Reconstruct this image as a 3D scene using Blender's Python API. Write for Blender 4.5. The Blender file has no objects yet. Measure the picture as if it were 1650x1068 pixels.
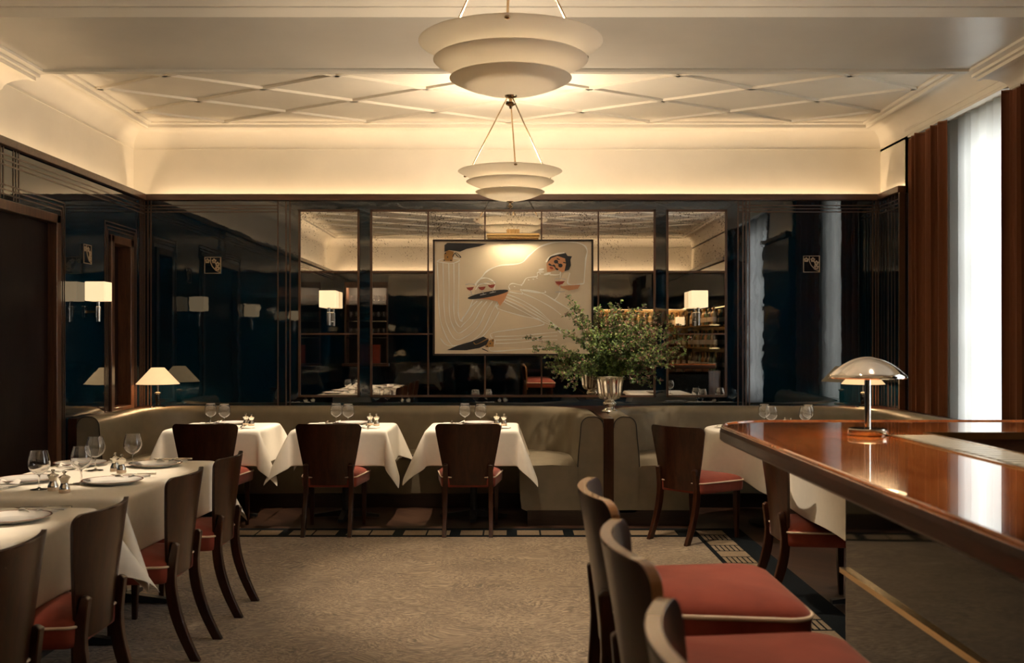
import bpy, math, random
from mathutils import Vector, Matrix, noise
R = math.radians
PI = math.pi
random.seed(7)
scene = bpy.context.scene
col = scene.collection
F = 1650.0          # focal length in pixels of the 1650 wide frame
CAMH = 1.42

# ------------------------------------------------------------------ helpers
class MB:
    def __init__(s): s.v = []; s.f = []; s.m = []
    def face(s, idx, mi=0): s.f.append(tuple(idx)); s.m.append(mi)
    def box(s, x0, x1, y0, y1, z0, z1, mi=0):
        b = len(s.v)
        s.v += [(x0,y0,z0),(x1,y0,z0),(x1,y1,z0),(x0,y1,z0),(x0,y0,z1),(x1,y0,z1),(x1,y1,z1),(x0,y1,z1)]
        for q in ((0,3,2,1),(4,5,6,7),(0,1,5,4),(1,2,6,5),(2,3,7,6),(3,0,4,7)): s.face([b+i for i in q], mi)
        return s
    def lathe(s, prof, seg=24, c=(0,0,0), mi=0, flute=None, caps=(True,True)):
        b = len(s.v); n = len(prof)
        for k,(r,z) in enumerate(prof):
            for i in range(seg):
                a = 2*PI*i/seg; rr = r*(flute(k,a) if flute else 1)
                s.v.append((c[0]+rr*math.cos(a), c[1]+rr*math.sin(a), c[2]+z))
        for k in range(n-1):
            for i in range(seg):
                j = (i+1) % seg
                s.face((b+k*seg+i, b+k*seg+j, b+(k+1)*seg+j, b+(k+1)*seg+i), mi)
        if caps[0] and prof[0][0] > 1e-6: s.face([b+i for i in range(seg)][::-1], mi)
        if caps[1] and prof[-1][0] > 1e-6: s.face([b+(n-1)*seg+i for i in range(seg)], mi)
        return s
    def tube(s, path, r, seg=8, mi=0, closed=False):
        P = [Vector(p) for p in path]; n = len(P); b = len(s.v)
        ref = None
        for k in range(n):
            if closed: t = P[(k+1)%n]-P[(k-1)%n]
            else: t = P[min(k+1,n-1)]-P[max(k-1,0)]
            t.normalize()
            if ref is None:
                ref = Vector((0,0,1)) if abs(t.z) < .9 else Vector((1,0,0))
            u = (ref - t*ref.dot(t))
            if u.length < 1e-6: u = t.orthogonal()
            u.normalize(); w = t.cross(u); ref = u
            rr = r[k] if isinstance(r,(list,tuple)) else r
            for i in range(seg):
                a = 2*PI*i/seg
                s.v.append(tuple(P[k]+u*math.cos(a)*rr+w*math.sin(a)*rr))
        for k in range(n if closed else n-1):
            k2 = (k+1) % n
            for i in range(seg):
                j = (i+1) % seg
                s.face((b+k*seg+i, b+k*seg+j, b+k2*seg+j, b+k2*seg+i), mi)
        if not closed:
            s.face([b+i for i in range(seg)][::-1], mi); s.face([b+(n-1)*seg+i for i in range(seg)], mi)
        return s
    def loft(s, rings, mi=0, caps=True, closed=True):
        b = len(s.v); n = len(rings[0])
        for r in rings: s.v += [tuple(p) for p in r]
        for k in range(len(rings)-1):
            for i in range(n if closed else n-1):
                j = (i+1) % n
                s.face((b+k*n+i, b+k*n+j, b+(k+1)*n+j, b+(k+1)*n+i), mi)
        if caps:
            s.face([b+i for i in range(n)][::-1], mi); s.face([b+(len(rings)-1)*n+i for i in range(n)], mi)
        return s
    def post(s, path, wx, wy, mi=0):
        """rectangular section standing post through path points"""
        rings = []
        for k,(x,y,z) in enumerate(path):
            a = wx[k]/2; c = wy[k]/2
            rings.append([(x-a,y-c,z),(x+a,y-c,z),(x+a,y+c,z),(x-a,y+c,z)])
        return s.loft(rings, mi)
    def sphere(s, c, r, sz=1.0, seg=12, rings=8, mi=0):
        prof = [(max(1e-4, r*math.sin(PI*k/rings)), -r*sz*math.cos(PI*k/rings)) for k in range(rings+1)]
        return s.lathe(prof, seg, c, mi)
    def build(s, name, mats, parent=None, smooth=True, angle=35, bevel=0, seg=2, subsurf=0, solid=0):
        me = bpy.data.meshes.new(name); me.from_pydata(s.v, [], s.f)
        if not isinstance(mats, (list,tuple)): mats = [mats]
        for m in mats: me.materials.append(m)
        if len(mats) > 1: me.polygons.foreach_set('material_index', s.m)
        if smooth:
            me.polygons.foreach_set('use_smooth', [True]*len(me.polygons))
            if angle: me.set_sharp_from_angle(angle=R(angle))
        me.update()
        o = bpy.data.objects.new(name, me); col.objects.link(o)
        if parent: o.parent = parent
        if bevel:
            b = o.modifiers.new('bevel','BEVEL'); b.width = bevel; b.segments = seg; b.limit_method = 'ANGLE'; b.angle_limit = R(40)
        if solid:
            b = o.modifiers.new('solid','SOLIDIFY'); b.thickness = solid; b.offset = 0
        if subsurf:
            b = o.modifiers.new('sub','SUBSURF'); b.levels = subsurf; b.render_levels = subsurf
        return o

def tag(o, label=None, cat=None, group=None, kind=None):
    if label: o['label'] = label
    if cat: o['category'] = cat
    if group: o['group'] = group
    if kind: o['kind'] = kind
    return o
def empty(name, loc=(0,0,0), rz=0, label=None, cat=None, group=None):
    o = bpy.data.objects.new(name, None); col.objects.link(o)
    o.empty_display_size = .1
    o.location = loc; o.rotation_euler = (0,0,rz)
    return tag(o, label, cat, group)
def kids(o): return [c for c in col.objects if c.parent == o]
def copy_tree(o, parent=None):
    c = o.copy(); col.objects.link(c)
    if parent: c.parent = parent
    for ch in kids(o): copy_tree(ch, c)
    return c
def place(o, loc, rz=0, label=None, group=None, scale=None):
    o.location = loc; o.rotation_euler = (0,0,rz)
    if label: o['label'] = label
    if group: o['group'] = group
    if scale: o.scale = (scale,)*3
    return o
class Kind:
    """first use hands out the prototype, later uses hand out copies"""
    def __init__(s, root): s.root = root; s.used = False
    def __call__(s, loc, rz=0, label=None, group=None, scale=None):
        if not s.used: s.used = True; return place(s.root, loc, rz, label, group, scale)
        c = copy_tree(s.root)
        if not group and 'group' in c: del c['group']
        return place(c, loc, rz, label, group, scale)
def struct(o): o['kind'] = 'structure'; return o
def pt(px, py, Y):
    """point at depth Y seen at photograph pixel px,py"""
    return Vector(((px-823)*Y/F, Y, CAMH+(552-py)*Y/F))

# ------------------------------------------------------------------ materials
def newmat(name):
    m = bpy.data.materials.new(name); m.use_nodes = True
    nt = m.node_tree; b = nt.nodes['Principled BSDF']
    return m, nt, b
def N(nt, t, **kw):
    n = nt.nodes.new(t)
    for k,v in kw.items():
        if k.startswith('i_'):
            n.inputs[k[2:].replace('_',' ')].default_value = v
        else: setattr(n, k, v)
    return n
def c4(c): return (c[0],c[1],c[2],1)
def srgb(r,g,b):
    f = lambda c: (c/255/12.92) if c/255 <= .04045 else ((c/255+.055)/1.055)**2.4
    return (f(r),f(g),f(b))
def coords(nt, kind='Object', scale=(1,1,1), rot=(0,0,0)):
    tc = N(nt,'ShaderNodeTexCoord'); mp = N(nt,'ShaderNodeMapping')
    mp.inputs['Scale'].default_value = scale; mp.inputs['Rotation'].default_value = rot
    nt.links.new(tc.outputs[kind], mp.inputs['Vector']); return mp.outputs['Vector']
def ramp(nt, fac, stops):
    r = N(nt,'ShaderNodeValToRGB'); e = r.color_ramp.elements
    while len(e) < len(stops): e.new(.5)
    for k,(p,c) in enumerate(stops): e[k].position = p; e[k].color = c4(c)
    nt.links.new(fac, r.inputs['Fac']); return r.outputs['Color']
def bump(nt, b, height, strength=.3, dist=.01):
    n = N(nt,'ShaderNodeBump'); n.inputs['Strength'].default_value = strength; n.inputs['Distance'].default_value = dist
    nt.links.new(height, n.inputs['Height']); nt.links.new(n.outputs['Normal'], b.inputs['Normal'])
def simple(name, c, rough=.5, metal=0, ior=1.5, coat=0, sheen=0, spec=.5, noise_amt=0, nscale=20, bumpy=0):
    m, nt, b = newmat(name)
    b.inputs['Base Color'].default_value = c4(c); b.inputs['Roughness'].default_value = rough
    b.inputs['Metallic'].default_value = metal; b.inputs['IOR'].default_value = ior
    b.inputs['Coat Weight'].default_value = coat; b.inputs['Coat Roughness'].default_value = .05
    b.inputs['Specular IOR Level'].default_value = spec
    if sheen: b.inputs['Sheen Weight'].default_value = sheen; b.inputs['Sheen Roughness'].default_value = .4
    if noise_amt:
        v = coords(nt); n = N(nt,'ShaderNodeTexNoise', i_Scale=nscale, i_Detail=5.0); nt.links.new(v, n.inputs['Vector'])
        lo = tuple(x*(1-noise_amt) for x in c); hi = tuple(min(1,x*(1+noise_amt)) for x in c)
        nt.links.new(ramp(nt, n.outputs['Fac'], [(.3,lo),(.7,hi)]), b.inputs['Base Color'])
        if bumpy: bump(nt, b, n.outputs['Fac'], bumpy, .005)
    return m
def wood(name, dark, light, scale=(1,1,1), rough=.25, coat=.6, stretch=12, kind='Object', freq=3.0, ior=1.5, spec=.5):
    m, nt, b = newmat(name)
    v = coords(nt, kind, scale)
    n1 = N(nt,'ShaderNodeTexNoise', i_Scale=freq, i_Detail=6.0, i_Roughness=.6, i_Distortion=.6); nt.links.new(v, n1.inputs['Vector'])
    n2 = N(nt,'ShaderNodeTexNoise', i_Scale=freq*9, i_Detail=3.0); nt.links.new(v, n2.inputs['Vector'])
    mx = N(nt,'ShaderNodeMath', operation='MULTIPLY_ADD'); mx.inputs[1].default_value = .35
    nt.links.new(n2.outputs['Fac'], mx.inputs[0]); nt.links.new(n1.outputs['Fac'], mx.inputs[2])
    nt.links.new(ramp(nt, mx.outputs[0], [(.45,dark),(.9,light)]), b.inputs['Base Color'])
    b.inputs['Roughness'].default_value = rough; b.inputs['Coat Weight'].default_value = coat; b.inputs['Coat Roughness'].default_value = .04
    b.inputs['IOR'].default_value = ior; b.inputs['Specular IOR Level'].default_value = spec
    return m

M = {}
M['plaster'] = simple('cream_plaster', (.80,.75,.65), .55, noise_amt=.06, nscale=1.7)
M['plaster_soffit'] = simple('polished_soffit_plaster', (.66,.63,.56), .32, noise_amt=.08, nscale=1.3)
def lacquer():
    m, nt, b = newmat('navy_lacquer')
    b.inputs['Base Color'].default_value = c4((.0012,.011,.023)); b.inputs['Roughness'].default_value = .02
    b.inputs['IOR'].default_value = 1.86
    v = coords(nt); n = N(nt,'ShaderNodeTexNoise', i_Scale=5.0, i_Detail=2.0); nt.links.new(v, n.inputs['Vector'])
    n2 = N(nt,'ShaderNodeTexNoise', i_Scale=60.0, i_Detail=2.0); nt.links.new(v, n2.inputs['Vector'])
    a = N(nt,'ShaderNodeMath', operation='MULTIPLY_ADD'); a.inputs[1].default_value = .05
    nt.links.new(n2.outputs['Fac'], a.inputs[0]); nt.links.new(n.outputs['Fac'], a.inputs[2])
    bump(nt, b, a.outputs[0], .10, .006)
    return m
M['lacquer'] = lacquer()
def mirror_mat():
    m, nt, b = newmat('antiqued_mirror')
    b.inputs['Metallic'].default_value = 1; b.inputs['Roughness'].default_value = .012
    v = coords(nt)
    n1 = N(nt,'ShaderNodeTexNoise', i_Scale=80.0, i_Detail=4.0, i_Roughness=.7); nt.links.new(v, n1.inputs['Vector'])
    n2 = N(nt,'ShaderNodeTexNoise', i_Scale=3.5, i_Detail=3.0); nt.links.new(v, n2.inputs['Vector'])
    sep = N(nt,'ShaderNodeSeparateXYZ'); nt.links.new(v, sep.inputs[0])
    mr = N(nt,'ShaderNodeMapRange'); mr.inputs['From Min'].default_value = .95; mr.inputs['From Max'].default_value = 2.65
    mr.inputs['To Min'].default_value = -.16; mr.inputs['To Max'].default_value = .105
    nt.links.new(sep.outputs['Z'], mr.inputs['Value'])
    a = N(nt,'ShaderNodeMath', operation='MULTIPLY_ADD'); a.inputs[1].default_value = .30
    nt.links.new(n2.outputs['Fac'], a.inputs[0]); nt.links.new(n1.outputs['Fac'], a.inputs[2])
    a2 = N(nt,'ShaderNodeMath', operation='ADD'); nt.links.new(a.outputs[0], a2.inputs[0]); nt.links.new(mr.outputs[0], a2.inputs[1])
    cc = ramp(nt, a2.outputs[0], [(.82,(.80,.77,.72)),(.87,(.10,.08,.06))])
    nt.links.new(cc, b.inputs['Base Color'])
    return m
M['mirror'] = mirror_mat()
M['inlay'] = simple('walnut_inlay', (.085,.040,.022), .3, coat=.4)
M['inlay_pale'] = simple('pale_inlay', (.34,.25,.16), .4)
M['walnut'] = wood('walnut_trim', (.045,.018,.010), (.14,.062,.032), (14,14,1.2), .28, .4)
M['walnut_h'] = wood('walnut_rail', (.05,.021,.012), (.13,.060,.034), (1.2,14,14), .35, .3)
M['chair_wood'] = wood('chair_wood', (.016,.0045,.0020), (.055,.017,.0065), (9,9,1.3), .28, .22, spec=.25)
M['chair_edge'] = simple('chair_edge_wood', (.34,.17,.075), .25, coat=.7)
M['velvet'] = simple('rose_velvet', (.25,.050,.030), .8, sheen=.25, spec=.15, noise_amt=.12, nscale=14)
M['piping'] = simple('cream_piping', (.74,.58,.42), .6)
M['leather'] = simple('taupe_leather', (.200,.168,.115), .42, spec=.35, noise_amt=.10, nscale=9, bumpy=.08)
M['black_pipe'] = simple('black_piping', (.012,.012,.012), .5)
M['linen'] = simple('white_linen', (.86,.81,.71), .75, noise_amt=.02, nscale=30)
M['napkin'] = simple('napkin_linen', (.85,.82,.76), .8)
M['porcelain'] = simple('white_porcelain', (.83,.82,.79), .12, coat=.5)
M['rim_brown'] = simple('brown_rim_glaze', (.16,.05,.03), .25)
M['silver'] = simple('silver', (.80,.76,.68), .16, metal=1)
M['dark_metal'] = simple('dark_tray_metal', (.12,.11,.09), .4)  # dark base metal between the pale ribs of the drip strip
M['silver_back'] = simple('dark_cabinet_back', (.03,.024,.02), .6, spec=.1)
M['nickel'] = simple('polished_nickel', (.78,.74,.68), .07, metal=1)
M['bronze'] = simple('antique_bronze', (.42,.30,.17), .25, metal=1)
M['dark_nickel'] = simple('dark_nickel', (.34,.30,.25), .10, metal=1)
M['brass'] = simple('brass', (.72,.50,.25), .22, metal=1)
M['black'] = simple('black_enamel', (.006,.008,.010), .15, coat=.5)
M['black_iron'] = simple('black_iron', (.012,.013,.014), .4)
M['door_wood'] = wood('door_wood', (.006,.003,.0035), (.016,.008,.007), (3,3,.6), .4, .0, spec=.12)
M['dark_wood'] = wood('dark_base_wood', (.010,.005,.004), (.032,.016,.010), (2,2,12), .35, .2)
def glassmat(name='clear_glass', c=(1,1,1), ior=1.45, rough=0.0):
    m, nt, b = newmat(name)
    b.inputs['Base Color'].default_value = c4(c); b.inputs['Roughness'].default_value = rough
    b.inputs['Transmission Weight'].default_value = 1; b.inputs['IOR'].default_value = ior
    return m
M['glass'] = glassmat(ior=1.48)
def mahogany():
    m, nt, b = newmat('bar_mahogany')
    v = coords(nt,'Object',(2.2,.55,1))
    w = N(nt,'ShaderNodeTexNoise', i_Scale=2.4, i_Detail=7.0, i_Roughness=.62, i_Distortion=1.6); nt.links.new(v, w.inputs['Vector'])
    v2 = coords(nt,'Object',(26,2.2,4)); w2 = N(nt,'ShaderNodeTexNoise', i_Scale=3.0, i_Detail=4.0); nt.links.new(v2, w2.inputs['Vector'])
    a = N(nt,'ShaderNodeMath', operation='MULTIPLY_ADD'); a.inputs[1].default_value = .35
    nt.links.new(w2.outputs['Fac'], a.inputs[0]); nt.links.new(w.outputs['Fac'], a.inputs[2])
    nt.links.new(ramp(nt, a.outputs[0], [(.45,(.20,.048,.012)),(.68,(.50,.145,.034)),(.95,(.70,.26,.07))]), b.inputs['Base Color'])
    b.inputs['Roughness'].default_value = .12; b.inputs['Coat Weight'].default_value = 1; b.inputs['Coat Roughness'].default_value = .015
    b.inputs['Coat IOR'].default_value = 1.5
    return m
M['mahogany'] = mahogany()
M['bar_edge'] = wood('bar_edge_wood', (.030,.011,.006), (.085,.032,.016), (2,2,10), .35, .2)
def panel_mat():
    m, nt, b = newmat('dark_bar_panel')
    v = coords(nt); n = N(nt,'ShaderNodeTexNoise', i_Scale=70.0, i_Detail=4.0); nt.links.new(v, n.inputs['Vector'])
    nt.links.new(ramp(nt, n.outputs['Fac'], [(.35,(.006,.007,.007)),(.75,(.016,.017,.016))]), b.inputs['Base Color'])
    b.inputs['Roughness'].default_value = .04; b.inputs['IOR'].default_value = 1.42; b.inputs['Specular IOR Level'].default_value = .35
    return m
M['bar_panel'] = panel_mat()
M['bar_wood_panel'] = wood('bar_panel_wood', (.028,.009,.004), (.11,.038,.014), (3,3,1), .12, .9)
def velvet_curtain():
    m, nt, b = newmat('rust_velvet_curtain')
    b.inputs['Base Color'].default_value = c4((.13,.045,.020)); b.inputs['Roughness'].default_value = .75; b.inputs['Specular IOR Level'].default_value = .1
    b.inputs['Sheen Weight'].default_value = .45; b.inputs['Sheen Roughness'].default_value = .35; b.inputs['Sheen Tint'].default_value = c4((.8,.42,.22))
    return m
M['curtain'] = velvet_curtain()
def sheer(name='sheer_voile', fd=.35, ft=.02, tc=(.62,.64,.62)):
    m = bpy.data.materials.new(name); m.use_nodes = True; nt = m.node_tree; nt.nodes.clear()
    o = N(nt,'ShaderNodeOutputMaterial'); t = N(nt,'ShaderNodeBsdfTranslucent'); d = N(nt,'ShaderNodeBsdfDiffuse'); tr = N(nt,'ShaderNodeBsdfTransparent')
    t.inputs['Color'].default_value = c4(tc); d.inputs['Color'].default_value = c4((.75,.76,.74))
    m1 = N(nt,'ShaderNodeMixShader'); m1.inputs[0].default_value = fd; m2 = N(nt,'ShaderNodeMixShader'); m2.inputs[0].default_value = ft
    nt.links.new(t.outputs[0], m1.inputs[1]); nt.links.new(d.outputs[0], m1.inputs[2])
    nt.links.new(m1.outputs[0], m2.inputs[1]); nt.links.new(tr.outputs[0], m2.inputs[2]); nt.links.new(m2.outputs[0], o.inputs[0])
    return m
M['sheer'] = sheer(); M['clearer_sheer'] = sheer('clearer_voile', .06, .30, (.85,.88,.88))  # second voile made clearer to let more daylight into the room
def shade_mat(name, c, emit, ecol):
    m, nt, b = newmat(name)
    b.inputs['Base Color'].default_value = c4(c); b.inputs['Roughness'].default_value = .5
    b.inputs['Emission Color'].default_value = c4(ecol); b.inputs['Emission Strength'].default_value = emit
    return m
M['sconce_shade'] = shade_mat('glowing_sconce_shade', (.72,.64,.50), .58, (1,.72,.40))
M['lamp_shade'] = shade_mat('glowing_fabric_shade', (.72,.58,.38), .55, (1,.66,.32))
def bowl_mat():
    m = bpy.data.materials.new('opal_bowl'); m.use_nodes = True; nt = m.node_tree; nt.nodes.clear()
    o = N(nt,'ShaderNodeOutputMaterial'); t = N(nt,'ShaderNodeBsdfTranslucent'); b = N(nt,'ShaderNodeBsdfPrincipled')
    t.inputs['Color'].default_value = c4((.86,.82,.74)); b.inputs['Base Color'].default_value = c4((.80,.77,.70)); b.inputs['Roughness'].default_value = .45
    m1 = N(nt,'ShaderNodeMixShader'); m1.inputs[0].default_value = .5
    nt.links.new(b.outputs[0], m1.inputs[1]); nt.links.new(t.outputs[0], m1.inputs[2]); nt.links.new(m1.outputs[0], o.inputs[0])
    return m
M['opal'] = bowl_mat()
M['bulb'] = shade_mat('bulb_glow', (1,.9,.7), 14, (1,.78,.48))
M['led'] = shade_mat('warm_light_strip', (1,.9,.7), 2, (1,.74,.42))
M['dome_diffuser'] = shade_mat('lit_diffuser', (1,.9,.7), 1.6, (1,.72,.38))
def carpet_mat():
    m, nt, b = newmat('woven_carpet')
    v = coords(nt)
    big = N(nt,'ShaderNodeTexNoise', i_Scale=1.8, i_Detail=2.0); nt.links.new(v, big.inputs['Vector'])
    mv = N(nt,'ShaderNodeVectorMath', operation='SCALE'); mv.inputs['Scale'].default_value = .55
    nt.links.new(big.outputs['Color'], mv.inputs[0])
    av = N(nt,'ShaderNodeVectorMath', operation='ADD'); nt.links.new(v, av.inputs[0]); nt.links.new(mv.outputs[0], av.inputs[1])
    mp = N(nt,'ShaderNodeMapping'); mp.inputs['Scale'].default_value = (42,100,1); nt.links.new(av.outputs[0], mp.inputs['Vector'])
    w = N(nt,'ShaderNodeTexNoise', i_Scale=1.0, i_Detail=2.0, i_Distortion=.8); nt.links.new(mp.outputs[0], w.inputs['Vector'])
    n2 = N(nt,'ShaderNodeTexNoise', i_Scale=3.0, i_Detail=4.0); nt.links.new(v, n2.inputs['Vector'])
    a = N(nt,'ShaderNodeMath', operation='MULTIPLY_ADD'); a.inputs[1].default_value = .25
    nt.links.new(n2.outputs['Fac'], a.inputs[0]); nt.links.new(w.outputs['Fac'], a.inputs[2])
    nt.links.new(ramp(nt, a.outputs[0], [(.48,(.095,.065,.038)),(.64,(.215,.155,.096)),(.80,(.37,.285,.185))]), b.inputs['Base Color'])
    b.inputs['Roughness'].default_value = .95; b.inputs['Sheen Weight'].default_value = .2
    bump(nt, b, a.outputs[0], .5, .008)
    return m
M['carpet'] = carpet_mat()
M['carpet_black'] = simple('carpet_black_wool', (.006,.008,.010), .95, spec=.08, noise_amt=.3, nscale=120)
M['carpet_tan'] = simple('carpet_tan_wool', (.20,.145,.088), .95, noise_amt=.25, nscale=90)
def parquet():
    m, nt, b = newmat('dark_parquet')
    v = coords(nt,'Object',(1,1,1),(0,0,R(45)))
    br = N(nt,'ShaderNodeTexBrick'); br.inputs['Scale'].default_value = 1; br.inputs['Brick Width'].default_value = .5; br.inputs['Row Height'].default_value = .09
    br.inputs['Color1'].default_value = c4((.028,.013,.008)); br.inputs['Color2'].default_value = c4((.055,.027,.015)); br.inputs['Mortar'].default_value = c4((.01,.005,.003)); br.inputs['Mortar Size'].default_value = .003
    nt.links.new(v, br.inputs['Vector'])
    nt.links.new(br.outputs['Color'], b.inputs['Base Color']); b.inputs['Roughness'].default_value = .35
    return m
M['parquet'] = parquet()
M['canvas'] = simple('painted_canvas', (.80,.69,.54), .75, noise_amt=.05, nscale=4)
for k,c in dict(line=(.96,.95,.92), shirt=(.62,.53,.41), pant=(.72,.62,.49), ink=(.012,.014,.020), skin=(.55,.27,.14), wine=(.26,.035,.020), ochre=(.38,.20,.06), palegrey=(.50,.50,.52)).items():
    M['p_'+k] = simple('paint_'+k, c, .75)
def leafmat(name, c):
    m, nt, b = newmat(name)
    b.inputs['Base Color'].default_value = c4(c); b.inputs['Roughness'].default_value = .4
    return m
M['leaf'] = leafmat('green_leaf', (.20,.30,.08)); M['leaf2'] = leafmat('dark_green_leaf', (.06,.11,.035)); M['leaf3'] = leafmat('pinkish_bract', (.34,.18,.15)); M['twig'] = leafmat('twig_bark', (.085,.05,.035))
M['window_frame'] = simple('painted_window_frame', (.55,.56,.55), .4)
def pane():
    m = bpy.data.materials.new('window_glass'); m.use_nodes = True; nt = m.node_tree; nt.nodes.clear()
    o = N(nt,'ShaderNodeOutputMaterial'); t = N(nt,'ShaderNodeBsdfTransparent'); g = N(nt,'ShaderNodeBsdfGlossy'); g.inputs['Roughness'].default_value = .01
    fr = N(nt,'ShaderNodeFresnel'); m1 = N(nt,'ShaderNodeMixShader')
    nt.links.new(fr.outputs[0], m1.inputs[0]); nt.links.new(t.outputs[0], m1.inputs[1]); nt.links.new(g.outputs[0], m1.inputs[2]); nt.links.new(m1.outputs[0], o.inputs[0])
    return m
M['pane'] = pane()

# ------------------------------------------------------------------ room
XL, XR, YB, YF = -3.44, 3.46, 9.60, -0.60      # lacquer faces
UL, UR, UB, UF = -3.59, 3.52, 9.75, -0.75      # plaster faces above the rail
RAIL0, RAIL1 = 2.75, 2.81
ZC = 3.47
YB1, YB2 = 6.01, 7.21                           # dropped beam
# floor
struct(MB().box(UL-.3, 4.6, YF-.4, 10.0, -.10, 0).build('floor', M['parquet'], smooth=False))
# carpet
CX0, CX1, CY0, CY1 = -3.05, 1.74, .2, 7.81
cp = MB(); cp.box(CX0, CX1, CY0, CY1, .0005, .004)
carpet = cp.build('carpet', M['carpet_black'], smooth=False)
tag(carpet, 'beige woven carpet with a black and tan tiled border covering the room floor', 'carpet')
MB().box(CX0+.38, CX1-.38, CY0+.38, CY1-.35, .003, .005).build('carpet_field', M['carpet'], carpet, smooth=False)
bt = MB()
def tiles_x(y0, y1, x0, x1, striped):
    x = x0
    k = 0
    while x < x1-.1:
        for j in range(2):
            bt.box(x, x+.165, y0, y1, .003, .0049); x += .178
        x += .065
tiles_x(CY1-.27, CY1-.045-.04, CX0+.15, CX1-.40, False)
bt.build('border_tiles', M['carpet_tan'], carpet, smooth=False); bt = MB()
# right column : plain tile then striped tile
y = CY1-.09; k = 0
while y > .5:
    h = .17
    if k % 2 == 0: bt.box(CX1-.345, CX1-.15, y-h, y, .003, .0049)
    else:
        for s_ in range(6): bt.box(CX1-.345+s_*.034, CX1-.345+s_*.034+.023, y-h, y, .003, .0049)
    y -= h+.022; k += 1
bt.build('border_tiles', M['carpet_tan'], carpet, smooth=False)

# lacquered walls (solid slabs with upper ledge)
DOOR1 = (6.35, 7.73, 2.33)      # near double door on the left wall
DOOR2 = (8.84, 9.24, 2.29)      # narrow door beside the corner
wl = MB()
x0, x1 = XL-.03, XL
segs = [(YF, DOOR1[0]), (DOOR1[1], DOOR2[0]), (DOOR2[1], YB+.12)]
for a,b in segs: wl.box(x0, x1, a, b, 0, RAIL0)
for d in (DOOR1, DOOR2): wl.box(x0, x1, d[0], d[1], d[2], RAIL0)
struct(wl.build('wall_left', M['lacquer'], smooth=False))
struct(MB().box(XL, XR, YB, YB+.03, 0, RAIL0).build('wall_back', M['lacquer'], smooth=False))
# rear wall with a glass niche
NX0, NX1, NZ0, NZ1 = -3.18, -2.40, 1.02, 2.55
wr = MB()
wr.box(XL, NX0, YF-.03, YF, 0, RAIL0); wr.box(NX1, XR, YF-.03, YF, 0, RAIL0)
wr.box(NX0, NX1, YF-.03, YF, 0, NZ0); wr.box(NX0, NX1, YF-.03, YF, NZ1, RAIL0)
struct(wr.build('wall_rear', M['lacquer'], smooth=False))
# right wall: window bays
W1 = (6.45, 9.08); W2 = (2.65, 5.15)
wR = MB()
wR.box(XR, XR+.45, 9.08, YB+.12, 0, RAIL0)
wR.box(XR, XR+.45, W2[1], W1[0], 0, RAIL0)
wR.box(XR, XR+.45, YF-.12, W2[0], 0, RAIL0)
struct(wR.build('wall_right', M['lacquer'], smooth=False))
wo = MB()
win_op = {}
for n,(a,b) in enumerate((W1, W2)):
    w0, w1 = (a+.55, b-.55) if n == 0 else (a+.35, b-.35); win_op[n] = (w0, w1)
    wo.box(XR+.45, XR+.75, a-.5, w0, 0, 3.6); wo.box(XR+.45, XR+.75, w1, b+.5, 0, 3.6)
    wo.box(XR+.45, XR+.75, w0, w1, 0, .55); wo.box(XR+.45, XR+.75, w0, w1, 3.15, 3.6)
    wo.box(XR+.05, XR+.75, a-.05, b+.05, 3.30, 3.45)
    for yy in (a, b):
        wo.box(XR+.06, XR+.5, yy-.06 if yy==a else yy, yy if yy==a else yy+.06, RAIL0, 3.45)
struct(wo.build('wall_window_bay', M['plaster'], smooth=False))
for n,(w0,w1) in win_op.items():
    wf = MB(); X = XR+.60
    wf.box(X-.03,X+.03,w0,w0+.07,.55,3.15); wf.box(X-.03,X+.03,w1-.07,w1,.55,3.15)
    wf.box(X-.03,X+.03,w0,w1,.55,.63); wf.box(X-.03,X+.03,w0,w1,3.08,3.15)
    wf.box(X-.03,X+.03,(w0+w1)/2-.035,(w0+w1)/2+.035,.55,3.15)
    for zz in (1.25,1.95,2.6): wf.box(X-.02,X+.02,w0,w1,zz-.02,zz+.02)
    fo = struct(wf.build('window_%d' % (n+1), M['window_frame'], smooth=False))
    MB().box(X-.003,X+.003,w0,w1,.55,3.15).build('pane', M['pane'], fo, smooth=False)

# upper plaster walls
up = MB().box(UL-.1, UL, UF, UB, 2.55, 3.6); struct(up.build('wall_left_upper', M['plaster'], smooth=False))
struct(MB().box(UL-.1, 4.2, UB, UB+.1, 2.55, 3.6).build('wall_back_upper', M['plaster'], smooth=False))
struct(MB().box(UL-.1, 4.2, UF-.1, UF, 2.55, 3.6).build('wall_rear_upper', M['plaster'], smooth=False))
ur = MB()
for a,b in ((9.08,UB),(W2[1],W1[0]),(UF,W2[0])): ur.box(UR, UR+.06, a, b, RAIL0, 3.6)
ur.box(UR, UR+.06, UF, UB, 3.235, 3.6)
struct(ur.build('wall_right_upper', M['plaster'], smooth=False))
# ledge bottoms behind the rails so no gap shows
lg = MB()
lg.box(UL, XL-.028, UF, UB, 2.60, 2.64); lg.box(UL, XR+.4, YB+.028, UB, 2.60, 2.64); lg.box(UL, XR+.4, UF, YF-.028, 2.60, 2.64)
struct(lg.build('trim_ledge', M['plaster'], smooth=False))
# walnut rails with a small lip
def rail(name, pts):
    mb = MB()
    for (a0,a1,b0,b1) in pts:
        mb.box(a0,a1,b0,b1,RAIL0,RAIL1)
    return struct(mb.build(name, M['walnut_h'], bevel=.006))
rail('trim_1', [(XL-.04, XL+.035, YF-.02, YB+.03)])
rail('trim_2', [(XL-.04, XR+.02, YB-.035, YB+.04)])
rail('trim_3', [(XR-.035, XR+.04, 9.06, YB+.03), (XR-.035, XR+.04, W2[1], W1[0]), (XR-.035, XR+.04, YF, W2[0])])
rail('trim_4', [(XL-.04, XR+.02, YF-.04, YF+.035)])
# shadow-gap under rail

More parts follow.
